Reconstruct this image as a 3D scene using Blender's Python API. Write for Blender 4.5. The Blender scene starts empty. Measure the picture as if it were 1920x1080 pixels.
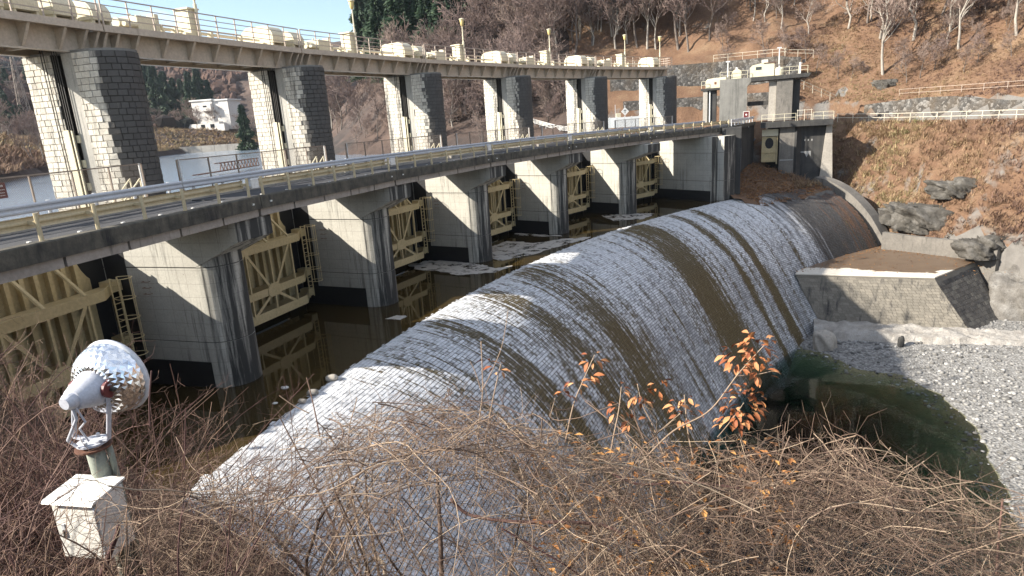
import bpy, math, random
import numpy as np
from mathutils import Vector, Matrix
random.seed(7); rng = np.random.default_rng(7)
S = bpy.context.scene
COL = S.collection
ZC = 24.0                                   # camera height above the plunge pool

# ---------------------------------------------------------------- camera
FPX, PITCH, ROLL = 1200.0, 0.25705, -0.06510
cd = bpy.data.cameras.new('camera'); cam = bpy.data.objects.new('camera', cd); COL.objects.link(cam)
cd.sensor_width = 36.0; cd.lens = 36.0*FPX/1920.0; cd.clip_start = 0.1; cd.clip_end = 5000
fwd = Vector((0, math.cos(PITCH), -math.sin(PITCH))); rt = Vector((1, 0, 0)); upv = rt.cross(fwd)
R2 = math.cos(ROLL)*rt + math.sin(ROLL)*upv; U2 = -math.sin(ROLL)*rt + math.cos(ROLL)*upv
mw = Matrix((R2, U2, -fwd)).transposed().to_4x4(); mw.translation = Vector((0, 0, ZC)); cam.matrix_world = mw
S.camera = cam
# ---------------------------------------------------------------- light
SUN_AZ, SUN_EL = math.radians(195.0), math.radians(30.5)
sv = Vector((math.cos(SUN_AZ)*math.cos(SUN_EL), math.sin(SUN_AZ)*math.cos(SUN_EL), math.sin(SUN_EL)))
sl = bpy.data.lights.new('sun', 'SUN'); sl.energy = 5.0; sl.angle = math.radians(0.53); sl.color = (1.0, 0.93, 0.82)
so = bpy.data.objects.new('sun', sl); COL.objects.link(so); so.rotation_euler = sv.to_track_quat('Z', 'Y').to_euler()
so.location = sv*200
W = bpy.data.worlds.new('World'); S.world = W; W.use_nodes = True
nt = W.node_tree; nt.nodes.clear()
wo = nt.nodes.new('ShaderNodeOutputWorld'); bg = nt.nodes.new('ShaderNodeBackground')
sky = nt.nodes.new('ShaderNodeTexSky'); sky.sky_type = 'NISHITA'; sky.sun_disc = False
sky.sun_elevation = SUN_EL; sky.sun_rotation = math.radians(90) - SUN_AZ; sky.altitude = 400
sky.air_density = 1.0; sky.dust_density = 0.8; sky.ozone_density = 1.0
tc = nt.nodes.new('ShaderNodeTexCoord'); mp = nt.nodes.new('ShaderNodeMapping'); mp.inputs['Scale'].default_value = (1.0, 1.0, 2.6)
nz = nt.nodes.new('ShaderNodeTexNoise'); nz.inputs['Scale'].default_value = 3.2; nz.inputs['Detail'].default_value = 7; nz.inputs['Roughness'].default_value = 0.58
cr = nt.nodes.new('ShaderNodeValToRGB'); cr.color_ramp.elements[0].position = 0.46; cr.color_ramp.elements[1].position = 0.62
mx = nt.nodes.new('ShaderNodeMix'); mx.data_type = 'RGBA'; mx.inputs['B'].default_value = (6.2, 6.5, 6.9, 1)
L = nt.links.new
L(tc.outputs['Generated'], mp.inputs['Vector']); L(mp.outputs['Vector'], nz.inputs['Vector']); L(nz.outputs['Fac'], cr.inputs['Fac'])
L(cr.outputs['Color'], mx.inputs['Factor']); L(sky.outputs['Color'], mx.inputs['A']); L(mx.outputs['Result'], bg.inputs['Color'])
bg.inputs['Strength'].default_value = 0.10; L(bg.outputs['Background'], wo.inputs['Surface'])
S.view_settings.view_transform = 'Standard'; S.view_settings.look = 'None'; S.view_settings.gamma = 1.0
S.view_settings.exposure = 1.25; S.view_settings.use_curve_mapping = False
S.render.engine = 'CYCLES'; S.cycles.max_bounces = 6; S.cycles.diffuse_bounces = 3; S.cycles.glossy_bounces = 3
S.cycles.transparent_max_bounces = 12; S.cycles.use_denoising = True; S.cycles.caustics_reflective = False; S.cycles.caustics_refractive = False

# ---------------------------------------------------------------- dam geometry: concentric arcs about one centre
CX, CY, RH = 87.70942, -4.12151, 110.0
TH0, DTH = 2.8270474, -0.12075418
ZW = ZC - 10.98        # basin water
ZRES = ZC - 5.0        # reservoir water
ZROAD = ZC - 2.5       # kerb top of the road bridge
ZDECK = ZC + 5.05      # hoist deck top
def theta(i): return TH0 + DTH*i
def pol(i, r, z=0.0): t = theta(i); return np.array([CX + r*math.cos(t), CY + r*math.sin(t), z])
def ridx(x, y):
    dx = np.asarray(x)-CX; dy = np.asarray(y)-CY
    return np.hypot(dx, dy), (np.arctan2(dy, dx) - TH0)/DTH
CFW, CRT, CUP = np.array(fwd), np.array(R2), np.array(U2)
def ray(px, py): return CFW + CRT*(px-960)/FPX - CUP*(py-540)/FPX
def at_z(px, py, z): v = ray(px, py); return v*((z-ZC)/v[2]) + np.array([0, 0, ZC])
def at_y(px, py, y): v = ray(px, py); return v*(y/v[1]) + np.array([0, 0, ZC])
def to_px(P):
    P = np.atleast_2d(P) - np.array([0, 0, ZC]); d = P@CFW
    return np.stack([960 + FPX*(P@CRT)/d, 540 - FPX*(P@CUP)/d], 1), d

# ---------------------------------------------------------------- mesh helpers
class MB:
    def __init__(s): s.v = []; s.f = []; s.t = []; s.n = 0
    def add(s, v, f, tint=None):
        v = np.asarray(v, float).reshape(-1, 3); s.v.append(v)
        s.f.append((np.asarray(f, np.int64) + s.n)); s.n += len(v)
        s.t.append(np.full(len(v), 0.5) if tint is None else np.broadcast_to(np.asarray(tint, float), (len(v),)))
    BF = np.array([[0,3,2,1],[4,5,6,7],[0,1,5,4],[1,2,6,5],[2,3,7,6],[3,0,4,7]])
    def box(s, x0, x1, y0, y1, z0, z1, tint=None):
        s.add([(x0,y0,z0),(x1,y0,z0),(x1,y1,z0),(x0,y1,z0),(x0,y0,z1),(x1,y0,z1),(x1,y1,z1),(x0,y1,z1)], MB.BF, tint)
    def beam(s, p, q, w, h=None, up=(0,0,1)):
        h = w if h is None else h
        p = np.asarray(p, float); q = np.asarray(q, float); d = q-p; d = d/np.linalg.norm(d)
        u = np.cross(d, up)
        if np.linalg.norm(u) < 1e-4: u = np.cross(d, (1,0,0))
        u = u/np.linalg.norm(u); v = np.cross(u, d)
        a = u*w/2; b = v*h/2
        s.add([p-a-b, p+a-b, p+a+b, p-a+b, q-a-b, q+a-b, q+a+b, q-a+b], MB.BF[:, ::-1])
    def prism(s, poly, axis, a, b):
        # poly: 2-D points in the plane of the other two axes, extruded along axis from a to b
        n = len(poly); A = np.zeros((n, 3)); B = np.zeros((n, 3)); o = [k for k in range(3) if k != axis]
        P = np.asarray(poly, float); A[:, o] = P; B[:, o] = P; A[:, axis] = a; B[:, axis] = b
        base = s.n; s.v.append(np.r_[A, B]); s.n += 2*n; s.t.append(np.full(2*n, .5))
        s.f.append([list(range(base, base+n))]); s.f.append([list(range(base+2*n-1, base+n-1, -1))])
        s.f.append(np.array([[base+k, base+n+k, base+n+(k+1) % n, base+(k+1) % n] for k in range(n)]))
    def tube(s, pts, rad, n=8, caps=True):
        P = np.asarray(pts, float); K = len(P); rad = np.broadcast_to(np.asarray(rad, float), (K,))
        T = np.gradient(P, axis=0); T /= np.linalg.norm(T, axis=1)[:, None] + 1e-12
        ref = np.array([0, 0, 1.]) if abs(T[:, 2]).mean() < .8 else np.array([1., 0, 0])
        U = np.cross(T, ref); U /= np.linalg.norm(U, axis=1)[:, None] + 1e-12; V = np.cross(T, U)
        a = np.linspace(0, 2*math.pi, n, endpoint=False)
        V3 = P[:, None] + rad[:, None, None]*(np.cos(a)[None, :, None]*U[:, None] + np.sin(a)[None, :, None]*V[:, None])
        f = [[k*n+j, k*n+(j+1) % n, (k+1)*n+(j+1) % n, (k+1)*n+j] for k in range(K-1) for j in range(n)]
        b = s.n; s.add(V3.reshape(-1, 3), f)
        if caps:
            s.f.append([list(range(b+n-1, b-1, -1))]); s.f.append([list(range(b+(K-1)*n, b+K*n))])
    def lathe(s, prof, n=24, M=None):
        # prof: (radius, height) pairs around z; M optional 4x4
        a = np.linspace(0, 2*math.pi, n, endpoint=False); K = len(prof)
        V = np.array([[(r*math.cos(t), r*math.sin(t), h) for t in a] for r, h in prof]).reshape(-1, 3)
        if M is not None: Mn = np.array(M); V = V@Mn[:3, :3].T + Mn[:3, 3]
        f = [[k*n+j, k*n+(j+1) % n, (k+1)*n+(j+1) % n, (k+1)*n+j] for k in range(K-1) for j in range(n)]
        b = s.n; s.add(V, f)
        if prof[0][0] > 1e-4: s.f.append([list(range(b+n-1, b-1, -1))])
        if prof[-1][0] > 1e-4: s.f.append([list(range(b+(K-1)*n, b+K*n))])
    def build(s, name, mat, parent=None, smooth=False, kind=None, bevel=0, off=None):
        me = bpy.data.meshes.new(name)
        v = np.concatenate(s.v) if s.v else np.zeros((0, 3))
        if off is not None: v = v - np.asarray(off)
        faces = []
        for F in s.f:
            if isinstance(F, np.ndarray) and F.ndim == 2: faces.append(F)
            else:
                for q in F: faces.append(np.asarray(q)[None])
        loops = np.concatenate([F.ravel() for F in faces]).astype(np.int32)
        tot = np.concatenate([np.full(len(F), F.shape[1]) for F in faces]).astype(np.int32)
        st = np.r_[0, np.cumsum(tot)[:-1]].astype(np.int32)
        me.vertices.add(len(v)); me.vertices.foreach_set('co', v.astype(np.float32).ravel())
        me.loops.add(len(loops)); me.loops.foreach_set('vertex_index', loops)
        me.polygons.add(len(tot)); me.polygons.foreach_set('loop_start', st); me.polygons.foreach_set('loop_total', tot)
        t = np.concatenate(s.t)
        if t.std() > 1e-6:
            at = me.attributes.new('tint', 'FLOAT', 'POINT'); at.data.foreach_set('value', t.astype(np.float32))
        me.update(calc_edges=True); me.validate()
        me.polygons.foreach_set('use_smooth', np.full(len(me.polygons), smooth))
        return link(name, me, mat, parent, kind, bevel)
def link(name, me, mat, parent=None, kind=None, bevel=0):
    if mat is not None and not me.materials: me.materials.append(mat)
    o = bpy.data.objects.new(name, me); COL.objects.link(o)
    if parent is not None: o.parent = parent
    if kind: o['kind'] = kind
    if bevel:
        m = o.modifiers.new('bevel', 'BEVEL'); m.width = bevel; m.segments = 2; m.limit_method = 'ANGLE'
    return o
def tag(o, label=None, cat=None, group=None, kind=None):
    if label: o['label'] = label
    if cat: o['category'] = cat
    if group: o['group'] = group
    if kind: o['kind'] = kind
    return o
def thing(name, label, cat, loc=(0, 0, 0), rz=0.0, group=None):
    e = bpy.data.objects.new(name, None); COL.objects.link(e); e.empty_display_size = .3
    e.location = loc; e.rotation_euler = (0, 0, rz)
    return tag(e, label, cat, group)
def arc_thing(name, label, cat, idx, z, r=RH, group=None):
    """Empty on the arc: local x along the dam (away), y upstream, z up."""
    return thing(name, label, cat, tuple(pol(idx, r, z)), theta(idx)-math.pi/2, group)
def copy_tree(o, parent=None):
    c = o.copy(); COL.objects.link(c); c.parent = parent
    for ch in o.children: copy_tree(ch, c)
    return c
def struct(o): o['kind'] = 'structure'; return o
def box(name, mat, parent, *a, bevel=0): m = MB(); m.box(*a); return m.build(name, mat, parent, bevel=bevel)
def beam(name, mat, parent, p, q, w, h=None): m = MB(); m.beam(p, q, w, h); return m.build(name, mat, parent)
def polytubes(P, Rd, n=3, tint=None):
    """P (N,K,3), Rd (N,K) -> verts, quads for N tapered tubes"""
    N, K, _ = P.shape
    T = np.gradient(P, axis=1); T /= np.linalg.norm(T, axis=2)[..., None] + 1e-12
    ref = np.where((abs(T[..., 2:3]) > .85), np.array([1., 0, 0]), np.array([0, 0, 1.]))
    U = np.cross(T, ref); U /= np.linalg.norm(U, axis=2)[..., None] + 1e-12; V = np.cross(T, U)
    a = np.linspace(0, 2*math.pi, n, endpoint=False)
    X = P[:, :, None] + Rd[:, :, None, None]*(np.cos(a)[None, None, :, None]*U[:, :, None] + np.sin(a)[None, None, :, None]*V[:, :, None])
    k, j = np.meshgrid(np.arange(K-1), np.arange(n), indexing='ij')
    q = np.stack([k*n+j, k*n+(j+1) % n, (k+1)*n+(j+1) % n, (k+1)*n+j], -1).reshape(-1, 4)
    F = (np.arange(N)[:, None, None]*(K*n) + q[None]).reshape(-1, 4)
    t = None if tint is None else np.repeat(np.asarray(tint), K*n)
    return X.reshape(-1, 3), F, t

# ---------------------------------------------------------------- materials
def lin(c): return tuple(((v/255)/12.92 if v/255 <= .04045 else (((v/255)+.055)/1.055)**2.4) for v in c)
class NT:
    def __init__(s, name):
        s.m = bpy.data.materials.new(name); s.m.use_nodes = True; s.t = s.m.node_tree; s.t.nodes.clear()
        s.out = s.n('ShaderNodeOutputMaterial'); s.b = s.n('ShaderNodeBsdfPrincipled'); s.l(s.b.outputs[0], s.out.inputs['Surface'])
    def n(s, typ, **k):
        nd = s.t.nodes.new(typ)
        for a, b in k.items(): setattr(nd, a, b)
        return nd
    def l(s, a, b): s.t.links.new(a, b)
    def coord(s, which='Object', scale=(1, 1, 1), rot=(0, 0, 0)):
        c = s.n('ShaderNodeTexCoord'); m = s.n('ShaderNodeMapping'); m.inputs['Scale'].default_value = scale; m.inputs['Rotation'].default_value = rot
        s.l(c.outputs[which], m.inputs['Vector']); return m.outputs['Vector']
    def world(s, scale=(1, 1, 1)):
        c = s.n('ShaderNodeNewGeometry'); m = s.n('ShaderNodeMapping'); m.inputs['Scale'].default_value = scale
        s.l(c.outputs['Position'], m.inputs['Vector']); return m.outputs['Vector']
    def uv(s, scale=(1, 1, 1)):
        c = s.n('ShaderNodeAttribute', attribute_name='uvw'); m = s.n('ShaderNodeMapping'); m.inputs['Scale'].default_value = scale
        s.l(c.outputs['Vector'], m.inputs['Vector']); return m.outputs['Vector']
    def noise(s, vec, scale, detail=5, rough=.55, dist=0):
        q = s.n('ShaderNodeTexNoise'); q.inputs['Scale'].default_value = scale; q.inputs['Detail'].default_value = detail
        q.inputs['Roughness'].default_value = rough; q.inputs['Distortion'].default_value = dist; s.l(vec, q.inputs['Vector']); return q.outputs['Fac']
    def voro(s, vec, scale, feature='F1', out='Distance'):
        q = s.n('ShaderNodeTexVoronoi', feature=feature); q.inputs['Scale'].default_value = scale; s.l(vec, q.inputs['Vector']); return q.outputs[out]
    def ramp(s, fac, stops):
        r = s.n('ShaderNodeValToRGB'); e = r.color_ramp.elements
        while len(e) < len(stops): e.new(.5)
        for el, (p, c) in zip(e, stops):
            el.position = p; el.color = (*c, 1) if not np.isscalar(c) else (c, c, c, 1)
        s.l(fac, r.inputs['Fac']); return r.outputs['Color']
    def mix(s, fac, a, b, mode='MIX'):
        q = s.n('ShaderNodeMix', data_type='RGBA', blend_type=mode)
        for k, v in (('Factor', fac), ('A', a), ('B', b)):
            if hasattr(v, 'links'): s.l(v, q.inputs[k] if k != 'Factor' else q.inputs[0])
            elif k == 'Factor': q.inputs[0].default_value = v
            else: q.inputs[k].default_value = (*v, 1)
        return q.outputs['Result']
    def math(s, op, a, b=0.0):
        q = s.n('ShaderNodeMath', operation=op)
        for k, v in enumerate((a, b)):
            if hasattr(v, 'links'): s.l(v, q.inputs[k])
            else: q.inputs[k].default_value = v
        return q.outputs[0]
    def attr(s, name, out='Fac'): return s.n('ShaderNodeAttribute', attribute_name=name).outputs[out]
    def bump(s, h, strength=.3, dist=.02):
        q = s.n('ShaderNodeBump'); q.inputs['Strength'].default_value = strength; q.inputs['Distance'].default_value = dist
        s.l(h, q.inputs['Height']); s.l(q.outputs['Normal'], s.b.inputs['Normal'])
    def fin(s, col=None, rough=.8, metal=0, spec=.5):
        if col is not None:
            if hasattr(col, 'links'): s.l(col, s.b.inputs['Base Color'])
            else: s.b.inputs['Base Color'].default_value = (*col, 1)
        if hasattr(rough, 'links'): s.l(rough, s.b.inputs['Roughness'])
        else: s.b.inputs['Roughness'].default_value = rough
        s.b.inputs['Metallic'].default_value = metal; s.b.inputs['Specular IOR Level'].default_value = spec
        return s.m
def blotch(name, a, b, scale=1.0, rough=.85, bump=.25, bscale=12, grime=None, gz=.12, metal=0, spec=.4, coord='world', dist=.02, glo=.5, ghi=.7):
    """two-tone noise colour, optional vertical grime streaks, noise bump"""
    k = NT(name); v = k.world() if coord == 'world' else k.coord('Object')
    c = k.mix(k.ramp(k.noise(v, scale, 6, .6), [(.3, 0.), (.7, 1.)]), a, b)
    c = k.mix(.35, c, k.ramp(k.noise(v, scale*9, 4, .6), [(.3, 0.25), (.75, 1.)]), 'MULTIPLY')
    if grime:
        w = k.world((1.6, 1.6, gz)) if coord == 'world' else k.coord('Object', (1.6, 1.6, gz))
        g = k.ramp(k.noise(w, 1.5, 6, .65), [(glo, 0.), (ghi, 1.)])
        c = k.mix(g, c, grime)
    k.bump(k.noise(v, bscale, 6, .65), bump, dist)
    return k.fin(c, rough, metal, spec)
M = {}
def concrete(name, a, b, grime, glo, ghi, panel=True, rough=.88, noseg=True):
    k = NT(name); v = k.coord('Object')
    c = k.mix(k.ramp(k.noise(v, .7, 6, .6), [(.3, 0.), (.7, 1.)]), a, b)
    c = k.mix(.3, c, k.ramp(k.noise(v, 14, 4, .6), [(.3, .3), (.75, 1.)]), 'MULTIPLY')
    h = k.noise(v, 20, 6, .65)
    if panel:
        sp = k.n('ShaderNodeSeparateXYZ'); k.l(v, sp.inputs[0])
        ly = k.math('LESS_THAN', k.math('FRACT', k.math('MULTIPLY', sp.outputs['Y'], .92)), .018)
        lz = k.math('LESS_THAN', k.math('FRACT', k.math('MULTIPLY', sp.outputs['Z'], 1.64)), .03)
        ln = k.math('MAXIMUM', ly, lz)
        c = k.mix(k.math('MULTIPLY', ln, .42), c, (.10, .095, .085))
        h = k.math('SUBTRACT', h, k.math('MULTIPLY', ln, .8))
        tie = k.math('LESS_THAN', k.voro(v, 1.25), .035)
        c = k.mix(k.math('MULTIPLY', tie, .5), c, (.12, .11, .1))
    w = k.coord('Object', (1.7, 1.7, .1))
    g = k.noise(w, 1.3, 7, .68)
    if noseg:   # dark streaks widen where the face points downstream
        gn = k.n('ShaderNodeSeparateXYZ'); k.l(k.coord('Normal'), gn.inputs[0])
        g = k.math('ADD', g, k.math('MULTIPLY', k.math('MAXIMUM', k.math('MULTIPLY', gn.outputs['Y'], -1), 0), .23))
    c = k.mix(k.ramp(g, [(glo, 0.), (ghi, 1.)]), c, grime)
    k.bump(h, .25, .02)
    return k.fin(c, rough, 0, .35)
M['pier'] = concrete('pier_concrete', (.52, .50, .44), (.42, .40, .35), (.04, .04, .038), .55, .72)
M['conc_old'] = concrete('old_concrete', (.27, .26, .235), (.17, .165, .15), (.05, .05, .048), .5, .85, panel=False, noseg=False)
M['conc_dark'] = concrete('black_concrete', (.075, .072, .066), (.04, .04, .04), (.018, .018, .02), .45, .8, panel=False, noseg=False)  # near-black; also paints in shade on abutment walls and a gatehouse column
M['kerb'] = blotch('mossy_kerb_concrete', (.15, .135, .105), (.05, .047, .04), 2.2, .95, .6, 16, (.02, .02, .02), .3, dist=.03)
M['conc_beam'] = blotch('bridge_beam_concrete', (.42, .37, .32), (.32, .28, .24), .8, .9, .2, 18, (.08, .07, .06), .2, glo=.6, ghi=.75)
M['conc_pale'] = blotch('pale_concrete', (.46, .42, .36), (.34, .31, .27), .6, .9, .25, 10, (.12, .11, .1), .15, glo=.58, ghi=.75)
M['conc_mid'] = blotch('weathered_grey_concrete', (.22, .20, .175), (.14, .13, .115), .5, .9, .3, 9, (.07, .065, .06), .3, glo=.55, ghi=.75)
M['black'] = blotch('dull_black', (.012, .012, .014), (.02, .02, .02), 2, .6, .1, 20)
def stonemat(name, a, b, c3, rough=.8, nose=0.):
    k = NT(name); t0 = k.attr('tint'); t = k.math('FRACT', t0); v = k.world()
    c = k.ramp(t, [(0., a), (.55, b), (1., c3)])
    c = k.mix(.45, c, k.ramp(k.noise(v, 9, 5, .65), [(.3, .35), (.7, 1.)]), 'MULTIPLY')
    w = k.world((1.2, 1.2, .11)); g = k.noise(w, 1.4, 6, .65)
    if nose:   # tower stones blacken by level, most on the downstream side
        g = k.math('ADD', g, k.math('MULTIPLY', k.math('FLOOR', t0), nose*.034))
    c = k.mix(k.ramp(g, [(.54, 0.), (.70, .9)]), c, (.035, .034, .036))
    k.bump(k.noise(v, 22, 5, .7), .5, .03)
    return k.fin(c, rough, 0, .35)
M['tower_stone'] = stonemat('tower_stone', (.54, .50, .43), (.64, .60, .52), (.70, .66, .58), nose=1.3)
M['mortar'] = blotch('dark_mortar', (.045, .041, .037), (.028, .026, .024), 3, .95, .3, 20)
M['jamb'] = concrete('slot_concrete', (.44, .42, .38), (.32, .31, .28), (.03, .03, .03), .56, .72, panel=False, noseg=False)
M['girder'] = blotch('beige_girder_paint', (.62, .52, .41), (.54, .45, .35), .9, .55, .06, 6, (.16, .12, .09), .16, glo=.62, ghi=.82, spec=.4)
M['cream'] = blotch('cream_machine_paint', (.74, .68, .50), (.66, .60, .43), 1.6, .5, .05, 8, (.34, .30, .2), .2, glo=.62, ghi=.85, spec=.5)
M['rail'] = blotch('faded_pink_rail_paint', (.56, .46, .38), (.46, .38, .31), 3, .55, .05, 10)
M['gate'] = blotch('ochre_gate_paint', (.64, .52, .30), (.55, .44, .24), .8, .5, .06, 8, (.16, .10, .05), .18, glo=.64, ghi=.84, spec=.45)
M['guard'] = blotch('cream_guardrail_paint', (.60, .50, .32), (.50, .41, .25), 1.6, .5, .05, 8, (.2, .14, .08), .4, glo=.64, ghi=.84)
M['galv'] = blotch('galvanised_steel', (.66, .67, .69), (.58, .59, .61), 2.5, .4, .05, 10, metal=.0)
M['white'] = blotch('white_paint', (.80, .79, .76), (.72, .71, .67), 1.5, .45, .04, 8, (.4, .36, .3), .3, glo=.66, ghi=.85)
M['asphalt'] = blotch('asphalt', (.075, .075, .08), (.05, .05, .053), .8, .85, .3, 60)
M['wire'] = blotch('weathered_fence_steel', (.36, .30, .25), (.28, .22, .17), 4, .6, .05, 20, metal=.3)
M['rust'] = blotch('rusty_steel', (.22, .10, .06), (.13, .06, .04), 3, .8, .2, 30)
M['cable'] = blotch('greased_wire_rope', (.03, .028, .025), (.05, .045, .04), 9, .6, .2, 60)
M['redsign'] = blotch('maroon_sign', (.16, .03, .03), (.12, .025, .025), 2, .5, .02, 10)
M['lampglass'] = blotch('amber_lamp_bowl', (.72, .58, .26), (.62, .48, .20), 3, .35, .02, 10)
M['glass'] = blotch('dark_window_glass', (.03, .035, .04), (.02, .025, .03), 2, .1, .01, 4, spec=.8)

# ================================================================ masonry helper
def shell_stones(path, z0, z1, course, length, depth=.022, joint=.013, seed=0, out=1.0, jit=.35, nose=True):
    """coursed blocks on a vertical wall following a 2-D polyline (local x,y); outward = right-hand side * out. Returns list of (verts 8, centre, normal)"""
    R = np.random.default_rng(seed); P = np.asarray(path, float); d = np.diff(P, axis=0); seg = np.hypot(*d.T); s = np.r_[0, np.cumsum(seg)]
    def pt(q): q = np.clip(q, 0, s[-1]); return np.array([np.interp(q, s, P[:, 0]), np.interp(q, s, P[:, 1])])
    def nor(q): k = min(max(np.searchsorted(s, q) - 1, 0), len(seg)-1); t = d[k]/seg[k]; return np.array([t[1], -t[0]])*out
    st = []; nz_ = max(1, round((z1-z0)/course)); ch = (z1-z0)/nz_
    for k in range(nz_):
        q = -R.uniform(0, length) if k % 2 else -R.uniform(.3, .7)*length
        while q < s[-1]-.02:
            L_ = length*(1 + R.uniform(-jit, jit)); a = max(q, 0)+joint/2; b = min(q+L_, s[-1])-joint/2; q += L_
            if b-a < .07: continue
            A, B, n1, n2 = pt(a), pt(b), nor(a), nor(b); nn = (n1+n2)/np.linalg.norm(n1+n2)
            dp = depth*(1+R.uniform(-.35, .5)); zb, zt = z0+k*ch+joint/2, z0+(k+1)*ch-joint/2; i_ = .012
            Ai, Bi = pt(a+i_), pt(b-i_)
            dd = dp + R.uniform(-.008, .008, 4)
            v = [(*(A), zb), (*(B), zb), (*(B), zt), (*(A), zt),
                 (*(Ai+nn*dd[0]), zb+i_), (*(Bi+nn*dd[1]), zb+i_), (*(Bi+nn*dd[2]), zt-i_), (*(Ai+nn*dd[3]), zt-i_)]
            lev = round(min(max((-nn[1]-.25)/.5, 0), 1)*10) if nose else 0      # downstream-facing stones get a higher blackening level
            st.append((np.array(v), R.uniform(0, .98)+lev))
    return st
SF = np.array([[4,5,6,7],[0,1,5,4],[1,2,6,5],[2,3,7,6],[3,0,4,7]])
SFr = SF[:, ::-1]
def put_stones(stones, parent, n_single, mat, name='stone', rest='stone_facing', score=None, flip=False):
    F = SFr if flip else SF
    order = np.argsort([-score(v) for v, t in stones]) if score else np.arange(len(stones))
    for k in order[:n_single]:
        v, t = stones[k]; m = MB(); c = v.mean(0); m.add(v-c, F, np.full(8, t)); m.t[0] = np.full(8, t)
        me_o = m.build(name, mat, parent); me_o.location = c
        if 'tint' not in me_o.data.attributes:
            at = me_o.data.attributes.new('tint', 'FLOAT', 'POINT'); at.data.foreach_set('value', np.full(8, t, np.float32))
    if len(order) > n_single:
        m = MB()
        V = np.concatenate([stones[k][0] for k in order[n_single:]]); T = np.repeat([stones[k][1] for k in order[n_single:]], 8)
        n = len(order)-n_single
        m.add(V, (np.arange(n)[:, None, None]*8 + F[None]).reshape(-1, 4), T)
        m.build(rest, mat, parent, kind='stuff')

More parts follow.
